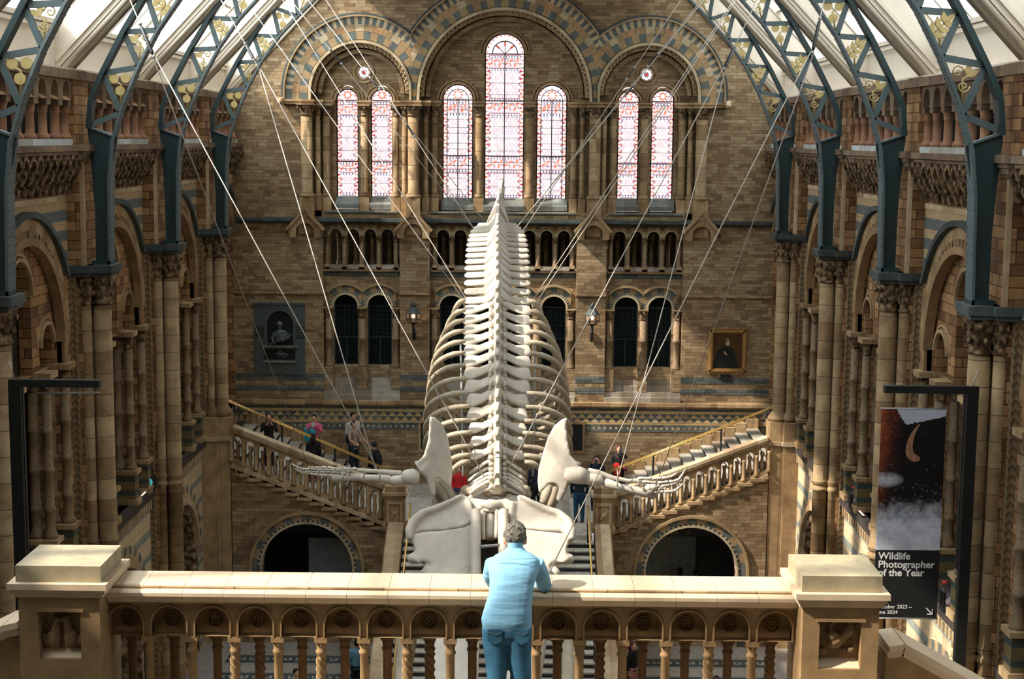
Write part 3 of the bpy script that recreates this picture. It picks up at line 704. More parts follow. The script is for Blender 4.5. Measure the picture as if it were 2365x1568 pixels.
        # balcony front, pendant corbels, banded spandrel and lower arch
        b = MB(); b.box(y0, y1, -.3, .16, -9.2, -8.95, 0, TB); b.build('balcony_parapet', M['parapet'], wl)
        b = MB(); nn = int((y1-y0)/.24); st = (y1-y0)/nn
        b.box(y0, y1, -.1, .12, -9.26, -9.2, 0, TB)
        for i in range(nn):
            y = y0+st*(i+.5); b.box(y-.045, y+.045, -.05, .1, -9.5, -9.24, 0, TB); b.ring(y+st/2, -9.32, st*.3, st*.5, .0, .09, T, n=4, mats=(0,))
        b.build('pendant_corbels', M['pale'], wl)
        if not last:
            b = MB()
            o = [(y0, -9.22), (y0, FLOOR), (c-2.0, FLOOR), (c-2.0, -12.35)]+[(c-2.0*math.cos(PI*i/22), -12.35+2.0*math.sin(PI*i/22)) for i in range(1, 22)]+[(c+2.0, -12.35), (c+2.0, FLOOR), (y1, FLOOR), (y1, -9.22)]
            b.prism(o, -.03, .025, T, 0); b.build('banded_spandrel', M['spandrel'], wl)
            b = MB()
            b.ring(c, -12.35, 1.98, 2.12, -.03, .09, T, n=24, mats=(0,)); b.ring(c, -12.35, 2.12, 2.3, -.03, .045, T, n=36, mats=(1, 0), gap=.05); b.ring(c, -12.35, 2.3, 2.5, -.03, .05, T, n=30, mats=(2, 0), gap=.03)
            b.build('lower_arch', [M['pale'], M['spanblock'], M['greyst']], wl)
            b = MB(); b.ring(c, -12.35, 1.72, 2.0, -.54, -.02, T, n=30, mats=(0,))
            for d in (-1, 1): b.prism(rect(*sorted((c+d*1.72, c+d*2.0)), FLOOR, -12.35), -.54, -.02, T, 0)
            b.build('carved_soffit', M['soffit'], wl)
    # clustered piers
    names = {0: 'beside the stair', 1: 'second from the end', 2: 'third from the end', 3: 'fourth from the end', 4: 'nearest of all', 5: 'nearest of all'}
    for k in range(0, 5):
        y = PY[k]
        p = thing('clustered_pier', (s*WX, y, FLOOR), 'clustered pier of half-round shafts on the %s wall, %s' % (side, names[k]), 'pier', 'clustered piers of the nave')
        base = FLOOR if k else FLOOR
        b = MB(); b.box(y-.44, y+.44, 0, .14, FLOOR, -2.95, 0, TB); b.box(y-.3, y+.3, .1, .3, FLOOR, -2.95, 1, TB); b.build('pilaster', [M['zigzag'], M['wallside']], p)
        for nm, w, yy, r, cp in (('great_shaft', .58, 0, .19, .5), ('small_shaft', .29, -.2, .115, .42), ('small_shaft', .29, .2, .115, .42)):
            b = MB(); X = s*(WX-w); Y2 = y+yy; z0 = -8.35 if k == 0 else FLOOR
            pr = [(r*1.7, z0), (r*1.7, z0+.1), (r*1.3, z0+.22), (r, z0+.3)]
            if k: pr += [(r, -8.98), (r*1.22, -8.96), (r*1.22, -8.88), (r*1.05, -8.86), (r*1.05, -8.8), (r*1.22, -8.78), (r*1.22, -8.7), (r, -8.66)]
            pr += [(r, -3.54)]; b.lathe(pr, X, Y2, 18, 0)
            shaft_ = b.build(nm, M['col'], p)
            b = MB(); b.lathe([(r*1.15, -3.57), (r*1.2, -3.53), (r*1.0, -3.49), (r*1.05, -3.35), (r*1.3, -3.15), (r*1.75, -2.93)], X, Y2, 14, 0)
            for j in range(10):
                a = 2*PI*j/10
                for rr, zz in ((1.25, -3.33), (1.5, -3.1)): b.ball((X+r*rr*math.cos(a+zz), Y2+r*rr*math.sin(a+zz), zz), r*.25, r*.25, .07, 6, 0)
            b.build('capital', M['carved'], shaft_)
        b = MB()
        for z0, z1, e in ((-2.96, -2.88, .0), (-2.88, -2.72, .05)):
            b.box(y-.36-e, y+.36+e, 0, .87+e, z0, z1, 0, TB); b.box(y-.5-e, y+.5+e, 0, .46+e, z0, z1, 0, TB)
        b.build('abacus', M['dkgrey'], p)
        b = MB(); b.box(y-.46, y+.46, -.02, .37, -2.72, -.5, 0, TB); b.box(y-.47, y-.39, .3, .385, -2.72, -.5, 1, TB); b.box(y+.39, y+.47, .3, .385, -2.72, -.5, 1, TB); b.box(y-.5, y+.5, -.2, .25, -.22, 1.32, 0, TB)
        b.build('upper_pier', [M['wallside'], M['pale']], p)
        b = MB(); b.box(y-.6, y+.6, -.1, .52, -.34, -.2, 0, TB); b.box(y-.56, y+.56, -.1, .46, -.42, -.34, 0, TB); b.box(y-.52, y+.52, -.1, .42, -.52, -.42, 0, TB); b.build('cornice', M['brown'], p)
        if k == 0:
            b = MB()
            for w0, w1, a0, a1 in ((.3, .88, -.34, .34), (.0, .48, -.5, .5)):
                b.box(y+a0, y+a1, w0, w1, -8.95, -8.35, 0, TB); b.box(y+a0-.04, y+a1+.04, w0, w1+.04, -9.05, -8.93, 1, TB); b.box(y+a0+.02, y+a1-.02, w0, w1-.02, FLOOR, -9.05, 0, TB)
            b.build('pedestal', [M['stone'], M['pale']], p)
# ------------------------------------------------------------------ iron roof ribs
RIN = [(8.15, -2.72), (8.13, -1.8), (8.11, -.9), (8.02, -.09), (7.82, .57), (7.46, 1.4), (7.04, 2.16), (6.52, 2.88), (5.97, 3.46), (5.2, 4.2), (4.2, 5.0), (3.0, 5.72), (1.5, 6.25), (0, 6.45)]
ROUT = [(8.54, -.3), (8.53, .12), (8.47, .72), (8.22, 1.27), (7.76, 2.12), (7.27, 2.9), (6.7, 3.71), (6.1, 4.4), (5.3, 5.15), (4.2, 6.0), (3.0, 6.6), (1.5, 7.1), (0, 7.25)]
NODI = [(7.87, .45), (7.46, 1.4), (7.04, 2.16), (6.52, 2.88), (5.97, 3.46), (5.2, 4.2), (4.2, 5.0)]
NODO = [(8.53, .19), (8.22, 1.27), (7.76, 2.12), (7.27, 2.9), (6.7, 3.71), (6.1, 4.4), (5.3, 5.15), (4.2, 6.0)]
def rib_half(y, s, label):
    R = thing('iron_roof_rib', (s*8.15, y, -2.72), label, 'roof rib', 'riveted iron ribs of the glass roof')
    P = lambda u, v, dy=0: (s*u, y+dy, v)
    b = MB()                                                      # solid web above the pier
    web = [(8.46, -2.72), (8.46, -1.6), (8.5, -.8), (8.56, .0), (8.56, .15), (7.95, -.06)]+[(u, v) for u, v in RIN[2::-1]]
    b.prism(web, y-.03, y+.03, lambda u, v, w: (s*u, w, v), 0);  b.box(*sorted((s*8.12, s*8.5)), y-.2, y+.2, -2.72, -2.64, 0)
    b.bar(P(8.56, .16), P(7.97, -.05), .04, .16, (0, 0, 1), 1); b.build('web_plate', [M['ironweb'], M['iron']], R)
    b = MB()                                                      # inner riveted flange
    for i in range(len(RIN)-1): b.bar(P(*RIN[i]), P(*RIN[i+1]), .05, .4 if i < 3 else .3, (s, 0, .5), 0)
    for i in range(len(RIN)-4):
        a, c = Vector(P(*RIN[i])), Vector(P(*RIN[i+1])); L = (c-a).length; n_ = int(L/.14)
        for j in range(n_):
            p = a.lerp(c, (j+.5)/n_)
            for dy in (-.14, .14) if i < 3 else (-.11, .11): b.ball(p+Vector((-s*.03, dy, 0)), .018, .018, .018, 5, 0)
    b.build('inner_chord', M['iron'], R)
    b = MB()
    for i in range(1, len(ROUT)-1): b.bar(P(*ROUT[i]), P(*ROUT[i+1]), .1, .26, (s, 0, .5), 0)
    b.build('outer_chord', M['ironweb'], R)
    def strut(a, c):
        q = MB(); q.bar(P(*a), P(*c), .11, .07, (0, 0, 1) if abs(a[1]-c[1]) < .3 else (1, 0, 0), 0); q.build('lattice_strut', M['iron'], R)
    for i in range(len(NODI)):
        strut(NODI[i], NODO[i])
        strut(NODI[i], NODO[i+1])
    # gilded openwork in the triangles under each level strut
    for i in range(1, len(NODI)-1):
        a, o_, c = Vector(NODI[i]), Vector(NODO[i]), Vector(NODI[i-1]); cen = (a+o_+c)/3
        b = MB(); kind = (i+(0 if s < 0 else 1)) % 3
        Q = lambda u, v: P(u, v)
        lay = [0]
        def leaf(cx_, cz_, ang, ln, wd):
            lay[0] += 1; e = .0035*lay[0]
            pts = [(0, 0), (.3, .5), (.6, .5), (1, 0), (.6, -.5), (.3, -.5)]
            poly = [(cx_+ln*px*math.cos(ang)-wd*py*math.sin(ang), cz_+ln*px*math.sin(ang)+wd*py*math.cos(ang)) for px, py in pts]
            b.prism(poly, y-.015-e, y+.015+e, lambda u, v, w: (s*u, w, v), 0)
        def spiral(cx_, cz_, r0, hand):
            b.tube([P(cx_+r0*(1-t/14)*math.cos(hand*t*.75), cz_+r0*(1-t/14)*math.sin(hand*t*.75)) for t in range(13)], .014, 5, 0)
        b.tube([P(*c.lerp(cen, .25)), P(*cen), P(*cen.lerp(o_, .55))], .02, 5, 0)
        if kind == 0:
            b.tube([P(cen.x-.12, cen.y-.14), P(cen.x+.12, cen.y+.1)], .016, 5, 0)
            for d in range(3):
                for q_ in (-1, 1): leaf(cen.x-.1+.09*d, cen.y-.12+.09*d, .75+q_*.95, .2, .09)
            leaf(cen.x+.1, cen.y+.08, .75, .2, .09)
        elif kind == 1:
            for dx, dz in ((-.1, .13), (.14, .12), (.02, -.13)): b.prism([(cen.x+dx+.1*math.cos(2*PI*t/10), cen.y+dz+.1*math.sin(2*PI*t/10)) for t in range(10)], y-.015, y+.015, lambda u, v, w: (s*u, w, v), 0)
        else:
            spiral(cen.x-.09, cen.y+.12, .11, 1); spiral(cen.x+.02, cen.y-.12, .11, -1); leaf(cen.x+.05, cen.y+.05, .4, .25, .1); leaf(cen.x+.05, cen.y+.08, 1.2, .2, .09)
        b.build('gilt_foliage', M['gold'], R)
    return R
rn = ['beside the end wall', 'second from the end wall', 'third from the end wall', 'fourth from the end wall', 'partly out of the photo']
for k in range(0, 4):
    for s, side in ((-1, 'left'), (1, 'right')): rib_half(PY[k]-.02, s, 'blue-green iron rib with gilded lattice on the %s, %s' % (side, rn[k]))
# ------------------------------------------------------------------ roof
q = MB(); q.prism([(-9.5, FLOOR), (9.5, FLOOR), (9.5, 1.2), (0, 11), (-9.5, 1.2)], -3.3, -3, lambda u, v, w: (u, w, v)); q.build('wall_back', M['wall'], kind='structure')  # unseen end wall added behind the camera to cut light on the foreground
RT = lambda s: (lambda u, a, w: (s*(8.86-a*.69-w*.72), u, 1.4+a*.724-w*.69))     # u along hall, a up the slope, w into the hall
LEN = 12.8; GL0, GL1 = .8, 5.3  # glazing's unseen top edge placed to keep direct sun off the right piers
for s, side in ((-1, 'left'), (1, 'right')):
    T = RT(s); TB = lambda u, w, a: T(u, a, w)
    q = MB()
    q.box(-3, 50.3, -.3, -.1, GL1, LEN, 0, TB)
    q.box(-3, PY[6]-.3, -1.05, -.85, .2, GL1+.1, 0, TB)  # unseen solid panels added over the near skylights to darken the foreground
    q.build('roof_panels', M['panel'], None, kind='structure').name = 'ceiling_'+side
    R = thing('skylight_'+side, (s*8.86, 25, 1.4), kind='structure'); R.name = 'trim_%d' % (3 if s < 0 else 4)
    ys = [PY[k] for k in range(0, 8)]
    q = MB(); q.box(*sorted((s*9.12, s*9.3)), -3, 50.2, 1.25, 2.34); q.box(*sorted((s*9.06, s*9.14)), -3, 50.2, 2.12, 2.2); q.box(*sorted((s*9.04, s*9.3)), -3, 50.2, 2.24, 2.34); q.box(*sorted((s*8.8, s*9.2)), -3, 50.2, 1.3, 1.36); q.box(-3, 50.2, -1.0, .0, GL1-.05, GL1+.2, 0, TB)
    q.build('eaves_board', M['white'], R)
    for y in ys+[51.15-.95]:
        q = MB()
        q.box(y-.3, y+.3, -1.0, -.12, -.2, LEN, 0, TB); q.box(y-.2, y+.2, -.14, .0, -.2, LEN, 0, TB); q.box(y-.35, y+.35, -.3, -.22, -.1, LEN, 0, TB); q.box(y-.34, y+.34, -.92, -.84, .3, LEN, 0, TB)
        for dy in (-.24, -.1, .1, .24): q.tube([T(y+dy, -.2, -.06 if abs(dy) > .2 else .0), T(y+dy, LEN, -.06 if abs(dy) > .2 else .0)], .06, 8, 0)
        q.build('rafter', M['white'], R)
    nwin = 0
    for i in range(len(ys)):
        yb = ys[i]+.3; ya = (ys[i-1]-.3) if i else 49.9
        if i > 6: continue
        q = MB(); m_ = 5
        for j in range(m_+1): 
            yy = yb+(ya-yb)*j/m_; q.box(yy-.045, yy+.045, -.98, -.8, .46, GL1, 0, TB)
        for a in (2.3, 3.8, 5.3): q.box(yb, ya, -.98, -.86, a-.04, a+.04, 0, TB)
        q.build('glazing_bars', M['white'], R)
        q = MB(); q.box(yb, ya, -.95, -.945, .4, GL1, 0, TB); q.build('pane', M['glass'], R)
# ------------------------------------------------------------------ floor, landing and stairs
b = MB(); b.box(-14, 14, -3, 53, FLOOR-.3, FLOOR, 0); b.build('floor', M['floor'] if 'floor' in M else M.setdefault('floor', plain('terrazzo', H(150, 142, 132), .5, 0, .25, 12)), kind='structure')
b = MB()                                                       # mosaic bands laid in the floor
for y in (42.9, 41.4):
    b.box(-8, 8, y-.32, y+.32, FLOOR, FLOOR+.006, 1)
    x = -8
    while x < 8: b.box(x, x+.22, y-.1, y+.1, FLOOR, FLOOR+.01, 0); b.box(x+.06, x+.14, y-.05, y+.1, FLOOR, FLOOR+.012, 1); x += .34
    for e in (-.42, .42): b.box(-8, 8, y+e-.03, y+e+.03, FLOOR, FLOOR+.008, 0)
for s in (-1, 1):
    for k, x in enumerate((4.6, 5.3, 6.0, 6.8, 7.3)):
        b.box(*sorted((s*x, s*(x+.28))), 20, 40.8, FLOOR, FLOOR+.008, 1 if k % 2 == 0 else 0)
b.build('floor_mosaic_bands', [M['step'], M['dkgrey']], kind='structure').name = 'trim_5'
YS = 44.4; RUN, RISE, LAND = .373, .1452, -11.62
X0 = 3.46; AC, AR, AZ = 5.81, 1.37, -12.95
NST = 14
for s, side in ((-1, 'left'), (1, 'right')):
    T = lambda u, v, w: (s*u, YS-w, v); TB = lambda u, w, v: T(u, v, w)
    ZR0 = U(885, 1122, YS).z if s < 0 else U(1425, 1141, YS).z
    F = thing('side_stair_flight', (s*3.3, YS, FLOOR), ('shaded' if s < 0 else 'sunlit')+' stone stair flight rising from the landing to the %s above an arch' % side, 'stairs', 'flights of the grand staircase')
    # supporting wall with arch
    b = MB()
    stepz = lambda i: LAND-.05+RISE*i
    prof = []
    for i in range(12): prof += [(X0+RUN*i, stepz(i)), (X0+RUN*(i+1), stepz(i))]
    prof = [(3.1, LAND-.05)]+prof+[(8.06, stepz(12))]
    o = [(3.1, FLOOR), (8.06, FLOOR)]+prof[::-1]
    ac = AC
    b.holed(o, [arch(ac, AR+.02, FLOOR+.01, AZ, 22)], 0, -.5, T, 0); b.build('stair_wall', M['wall'], F)
    b = MB()
    b.ring(ac, AZ, AR, AR+.06, -.4, .06, T, n=24, mats=(2,)); b.ring(ac, AZ, AR+.06, AR+.12, -.1, .04, T, n=60, mats=(3, 2), gap=.08); b.ring(ac, AZ, AR+.12, AR+.29, -.1, .03, T, n=17, mats=(1, 0)); b.ring(ac, AZ, AR+.29, AR+.38, -.1, .1, T, n=26, mats=(0,))
    for d in (-1, 1):
        for a, c, mi, w in ((AR, AR+.06, 2, .06), (AR+.12, AR+.29, 1, .03), (AR+.29, AR+.38, 0, .1)): b.prism(rect(*sorted((ac+d*a, ac+d*c)), FLOOR, AZ), -.1, w, T, mi)
    b.build('arch_ring', [M['vtan'], M['vgrey'], M['vpale'], M['vdark']], F)
    # string course of small steps
    b = MB()
    for i in range(12):
        b.box(X0+RUN*i-.06, X0+RUN*(i+1)+.02, -.3, .1, stepz(i)-.06, stepz(i)+.03, 0, TB)
        b.box(X0+RUN*(i+1)-.06, X0+RUN*(i+1), -.3, .05, stepz(i), stepz(i+1), 0, TB)
    b.build('stepped_string', M['stone'], F)
    b = MB()                                                   # treads and risers
    for i in range(NST):
        w_ = -.15 if i < 12 else -1.0
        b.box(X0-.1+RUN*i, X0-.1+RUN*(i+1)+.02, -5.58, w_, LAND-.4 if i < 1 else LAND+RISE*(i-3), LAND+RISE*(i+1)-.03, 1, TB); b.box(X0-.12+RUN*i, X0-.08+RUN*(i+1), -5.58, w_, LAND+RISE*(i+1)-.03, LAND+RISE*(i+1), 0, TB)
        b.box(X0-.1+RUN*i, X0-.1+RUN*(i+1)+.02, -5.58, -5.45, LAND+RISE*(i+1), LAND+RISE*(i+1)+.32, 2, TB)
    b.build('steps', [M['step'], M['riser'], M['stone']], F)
    # sloping balustrade with little arches
    SL = RISE/RUN; zr = lambda x: ZR0+(x-X0)*SL
    b = MB(); x0, x1 = X0-.05, 8.06
    hs = []; na = 12; st = (8.05-3.56)/na
    for i in range(na):
        c = 3.58+st*(i+.5); z = zr(c); hw = .12
        hs.append([(c-hw, z-1.0-hw*SL), (c+hw, z-1.0+hw*SL)]+[(c+hw*math.cos(PI*j/8), z-.4+.13*math.sin(PI*j/8)) for j in range(9)])
    b.holed([(x0, zr(x0)-1.2), (x1, zr(x1)-1.2), (x1, zr(x1)-.1), (x0, zr(x0)-.1)], hs, -.02, -.2, T, 0); b.build('arcaded_panel', M['stone'], F)
    b = MB()
    for dz, w in ((.0, .12), (-.08, .08)):
        b.bar(T(x0-.1, zr(x0)+dz-.02, -.1), T(x1-.05, zr(x1)+dz-.04, -.1), .09, .26+w, (0, 0, 1), 0)
    b.bar(T(x0-.1, zr(x0)-1.2, -.1), T(x1, zr(x1)-1.2, -.1), .12, .34, (0, 0, 1), 0)
    b.build('coping', M['pale'], F)
    for i in range(na+1):
        c = 3.58+st*i; z = zr(c); b = MB(); q = T(c, 0, .0)
        b.lathe([(.07, z-1.08), (.07, z-1.0), (.045, z-.95), (.05, z-.6), (.045, z-.52), (.08, z-.42)], q[0], q[1], 8, 0)
        b.build('baluster', M['stone'], F)
    for i in range(na):
        c = 3.58+st*(i+.5); z = zr(c); b = MB(); q = T(c, 0, -.14)
        b.lathe([(.06, z-1.04), (.05, z-.95), (.07, z-.8), (.045, z-.6), (.07, z-.42)], q[0], q[1], 8, 0)
        b.build('baluster', M['stone'], F)
    # newel pier of the landing
    N = thing('newel_pier', (s*3.1, 44.1, LAND), 'square stone newel pier with carved panel at the foot of the %s stair flight' % side, 'newel', 'newel piers on the landing')
    b = MB(); cx_ = s*3.1
    for hw, z0, z1, mi in ((.35, -11.6, -11.44, 0), (.29, -11.44, -10.6, 0), (.33, -10.6, -10.52, 0), (.37, -10.52, -10.43, 1), (.29, -10.43, -10.25, 0), (.27, FLOOR, -11.6, 0)): b.box(cx_-hw, cx_+hw, 44.0-hw, 44.0+hw, z0, z1, mi)
    NS_ = b.build('shaft', [M['stone'], M['pale']], N)
    b = MB()
    for a, c, e, g_ in ((-.23, .23, -10.78, -10.7), (-.23, .23, -11.4, -11.32), (-.23, -.16, -11.32, -10.78), (.16, .23, -11.32, -10.78)): b.box(cx_+a, cx_+c, 43.67, 43.73, e, g_)
    b.bar((cx_-.12, 43.7, -11.2), (cx_+.13, 43.7, -10.92), .05, .04, (0, 0, 1)); b.ball((cx_, 43.7, -11.06), .08, .03, .06)
    b.build('carved_panel', M['pale'], NS_)
    # cheek wall of the central flight, falling towards the camera
    K = thing('stair_cheek_wall', (s*3.1, 42, FLOOR), 'sloping stone cheek wall with pale coping on the %s of the central steps' % side, 'wall', 'cheek walls of the central steps')
    zt = lambda y: -11.42-(43.7-y)*.4545*.98
    b = MB(); b.prism([(43.7, FLOOR), (36.6, FLOOR), (36.6, zt(36.6)+.0), (43.7, zt(43.7))], 2.83, 3.33, lambda u, v, w: (s*w, u, v), 0); b.build('cheek', M['stone'], K)
    b = MB(); b.bar((s*3.06, 43.68, zt(43.7)+.05), (s*3.06, 36.6, zt(36.6)+.05), .1, .44, (0, 0, 1), 0); b.box(*sorted((s*2.83, s*3.4)), 36.0, 36.6, FLOOR, FLOOR+1.0, 0); b.box(*sorted((s*2.83, s*3.46)), 35.94, 36.6, FLOOR+1.0, FLOOR+1.1, 0)
    b.build('coping', M['pale'], K)
    # brass handrails on dark posts
    Hh = thing('brass_handrail', (s*3.6, 48.4, -12), 'brass handrail on dark posts up the middle of the %s stair flight' % side, 'handrail', 'brass handrails on the side flights')
    A = U(895 if s < 0 else 1400, 1085 if s < 0 else 1092, 47.0); B = U(525 if s < 0 else 1792, 925 if s < 0 else 938, 47.0)
    b = MB(); D = Vector((0, .09, 0)); b.tube([A-D, B-D], .022, 8, 0); b.tube([A+D, B+D], .022, 8, 0); b.build('rail', M['brass'], Hh)
    for t in ((.04, .28, .68, .97) if s > 0 else (.33, .66, .96)):
        p = A.lerp(B, t); zt_ = LAND+RISE*(int((abs(p.x)-X0+.1)/RUN)+1); b = MB()
        b.lathe([(.07, zt_), (.07, zt_+.04), (.03, zt_+.08), (.028, zt_+.35), (.045, zt_+.4), (.028, zt_+.45), (.028, p.z-.05), (.04, p.z-.02)], p.x, p.y, 8, 0); b.build('post', M['black'], Hh)
    Hc = thing('brass_handrail', (s*2.6, 42, -13), 'slim brass handrail beside the central steps at their %s edge' % side, 'handrail', 'brass handrails of the central steps')
    b = MB(); pr = [(s*2.62, 43.6, -10.75), (s*2.62, 43.4, -10.82), (s*2.62, 37, -10.82-6.4*.4545)]
    b.tube(pr, .03, 8, 0); b.build('rail', M['brass'], Hc)
    for yy in (43.2, 41.0, 38.8):
        zb = LAND-(43.6-yy)*.4545; b = MB(); b.lathe([(.06, zb-.1), (.03, zb), (.03, zb+.5), (.05, zb+.55), (.03, zb+.6), (.03, -10.82-(43.4-yy)*.4545)], s*2.62, yy, 8, 0); b.build('post', M['black'], Hc)
L = thing('stair_landing', (0, 48, LAND), 'grey stone landing at the top of the central steps', 'landing')
b = MB(); b.box(-3.3, 3.3, 44.92, 49.98, LAND-.3, LAND, 0); b.box(-2.78, 2.78, 43.5, 44.92, LAND-.3, LAND, 0); b.build('paving', M['step'], L)
b = MB(); b.box(-2.78, 2.78, 43.6, 43.9, FLOOR, LAND-.3, 0); b.build('front_wall', M['stone'], L)
K = thing('central_steps', (0, 42, FLOOR), 'broad central flight of grey stone steps rising to the landing', 'stairs')
b = MB()
for i in range(22):
    z = LAND-.1463*(i+1)*1.0; y = 43.5-.322*i
    if z < FLOOR: break
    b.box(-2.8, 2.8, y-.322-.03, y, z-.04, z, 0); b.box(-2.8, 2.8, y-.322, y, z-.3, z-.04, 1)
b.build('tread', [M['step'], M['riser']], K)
# doorway fittings behind the two stair arches
for s, side in ((-1, 'left'), (1, 'right')):
    d = thing('door_%d' % (1 if s < 0 else 2), (s*5.8, 45.2, FLOOR), kind='structure')
    b = MB(); b.box(*sorted((s*3.2, s*8.9)), 47.6, 47.8, FLOOR, -11.9, 0); b.build('dark_back_wall', M['dark'] if s < 0 else plain('dim_passage', (.03, .035, .035, 1)), d)  # near-black colours stand in for the unlit space behind the arches
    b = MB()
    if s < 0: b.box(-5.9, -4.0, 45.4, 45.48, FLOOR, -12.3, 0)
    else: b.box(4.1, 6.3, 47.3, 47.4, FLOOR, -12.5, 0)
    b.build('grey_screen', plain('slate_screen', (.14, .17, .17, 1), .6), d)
    b = MB(); b.box(*sorted((s*4.5, s*7.2)), 46.2, 46.3, -12.35, -12.1, 0)
    if s > 0:
        for x in (5.2, 5.35, 5.5, 5.85): b.box(x, x+.1, 46.17, 46.2, -12.28, -12.18, 1)
        b.bar((6.0, 46.18, -12.23), (6.14, 46.18, -12.23), .02, .02, (0, 0, 1), 1)
    b.build('overhead_sign', [plain('dark_sign', (.02, .035, .035, 1)), plain('sign_symbols', H(120, 110, 84), .6)], d)
# benches on the floor
for i, (px, py, Y, lab) in enumerate(((1425, 1500, 42.5, 'pale stone bench base on the floor right of the central steps'), (895, 1500, 42.3, 'pale stone bench base on the floor left of the central steps'))):
    p = U(px, py, Y); t = thing('stone_bench', (p.x, Y, FLOOR), lab, 'bench', 'stone benches')
    b = MB(); b.box(p.x-.3, p.x+.3, Y-.8, Y+.8, FLOOR, FLOOR+.55, 0); b.box(p.x-.36, p.x+.36, Y-.86, Y+.86, FLOOR+.2, FLOOR+.3, 0); b.build('seat_block', M['pale'], t)
# ------------------------------------------------------------------ the near balustrade
YB = 11.8
VF = -4.72                                                        # floor of the near bridge
b = MB(); b.box(-8.9, 8.9, 10.6, 12.35, VF-.3, VF, 0); b.build('bridge_floor', M['step'], kind='structure').name = 'floor_bridge'
B = thing('stone_balustrade', (0, YB, VF), 'carved buff stone balustrade the man leans on, between two square piers', 'balustrade')
b = MB(); x0, x1 = -2.86, 2.74
prof = [(11.78, -3.575), (12.17, -3.575), (12.17, -3.66), (12.12, -3.72), (11.80, -3.72), (11.80, -3.665), (11.82, -3.64), (11.815, -3.62), (11.79, -3.61)]
prof2 = [(12.14, -3.58), (11.80, -3.588), (11.786, -3.598), (11.79, -3.612), (11.70, -3.618), (11.682, -3.628), (11.68, -3.655), (11.70, -3.668), (11.706, -3.684), (11.73, -3.70), (11.74, -3.72), (12.14, -3.72)]
n = 17
for i in range(n):
    a = x0+(x1-x0)*i/n+.0015; c = x0+(x1-x0)*(i+1)/n-.0015
    b.prism(prof2, a, c, lambda u, v, w: (w, u, v), 0)
b.box(x0, x1, 11.76, 12.1, -3.74, -3.6, 1)
b.build('coping', [M['coping'] if 'coping' in M else M.setdefault('coping', plain('coping_stone', H(198, 178, 148), .6, 0, .1, 5)), M['stone']], B)
PX = U(597, 1434, 11.9).x; st = (U(1783, 1438, 11.9).x-PX)/12.0
cs = [PX+st*i for i in range(-3, 14)]
cs = [c for c in cs if x0+.1 < c < x1-.1]
T = lambda u, v, w: (u, 11.77-w, v); TB = lambda u, w, v: T(u, v, w)
ZS = -3.90
b = MB(); hs = [arch(c, st*.395, -4.008, ZS, 14) for c in cs]
b.holed(rect(x0, x1, -4.01, -3.71), hs, 0, -.09, T, 0); AP_ = b.build('arcade_panel', M['near'] if 'near' in M else M.setdefault('near', plain('honey_stone', H(138, 112, 76), .75, 0, .22, 7)), B)
for c in cs:
    b = MB(); b.ring(c, ZS, st*.395, st*.43, -.05, .02, T, n=10, mats=(0,))
    for d in (-1, 1): b.prism(rect(*sorted((c+d*st*.395, c+d*st*.43)), -4.01, ZS), -.05, .02, T, 0)
    b.build('arch_moulding', M['near'], AP_)

b = MB(); T2 = lambda u, v, w: (u, 11.90-w, v)                    # rear arcade, half a bay out of step
hs = []
for c in [cs[0]-st]+cs:
    m_ = c+st/2; hs.append([(m_-st*.2, -4.35), (m_+st*.2, -4.35), (m_+st*.2, -4.1), (m_+st*.11, -4.03), (m_, -4.0), (m_-st*.11, -4.03), (m_-st*.2, -4.1)])
b.prism(rect(x0, x1, -4.03, -3.71), -.1, 0, T2, 0)
RP_ = b.build('rear_panel', M['near'], B)
for c in cs:                                                      # rosettes
    b = MB(); cz = -3.905
    b.ring(c, cz, .054, .066, 0, .016, T2, 0, 2*PI, 20, (0,)); b.ball((c, 11.895, cz), .014, .012, .014, 8)
    for k in range(8): a = 2*PI*k/8; b.ball((c+.035*math.cos(a), 11.896, cz+.035*math.sin(a)), .017, .01, .017, 6)
    b.build('rosette', plain('rosette_stone', H(120, 88, 54), .8), B) if False else b.build('rosette', M['rosette'] if 'rosette' in M else M.setdefault('rosette', plain('rosette_stone', H(104, 80, 50), .8)), RP_)
def balus(c, y, ztop, twist, mat):
    b = MB(); r = .036
    b.box(c-.052, c+.052, y-.052, y+.052, ztop-.045, ztop, 0)
    b.lathe([(r, VF+.08), (r*1.4, VF+.1), (r, VF+.15), (r, ztop-.15), (r*1.25, ztop-.14), (r*1.25, ztop-.12), (r, ztop-.11), (r*1.1, ztop-.08), (r*1.4, ztop-.045)], c, y, 12, 0)
    if twist:
        for k in range(3): b.tube([(c+r*math.cos(t*.55+2*PI*k/3), y+r*math.sin(t*.55+2*PI*k/3), ztop-.17-t*.018) for t in range(18)], .012, 5, 0)
    b.build('baluster', mat, B)
for i, c in enumerate([cs[0]-st]+cs):
    if x0+.02 < c+st/2 < x1-.02: balus(c+st/2, 11.725+.08, -4.01, i in (3, 5, 7, 9, 14), M['near'])
for i, c in enumerate(cs): balus(c, 11.95, -4.03, i % 4 == 3, M['rearbal'] if 'rearbal' in M else M.setdefault('rearbal', plain('brown_stone', H(104, 78, 50), .8, 0, .2, 8)))
b = MB(); b.box(x0, x1, 11.66, 12.1, VF, VF+.08, 0); b.build('base_course', M['near'], B)
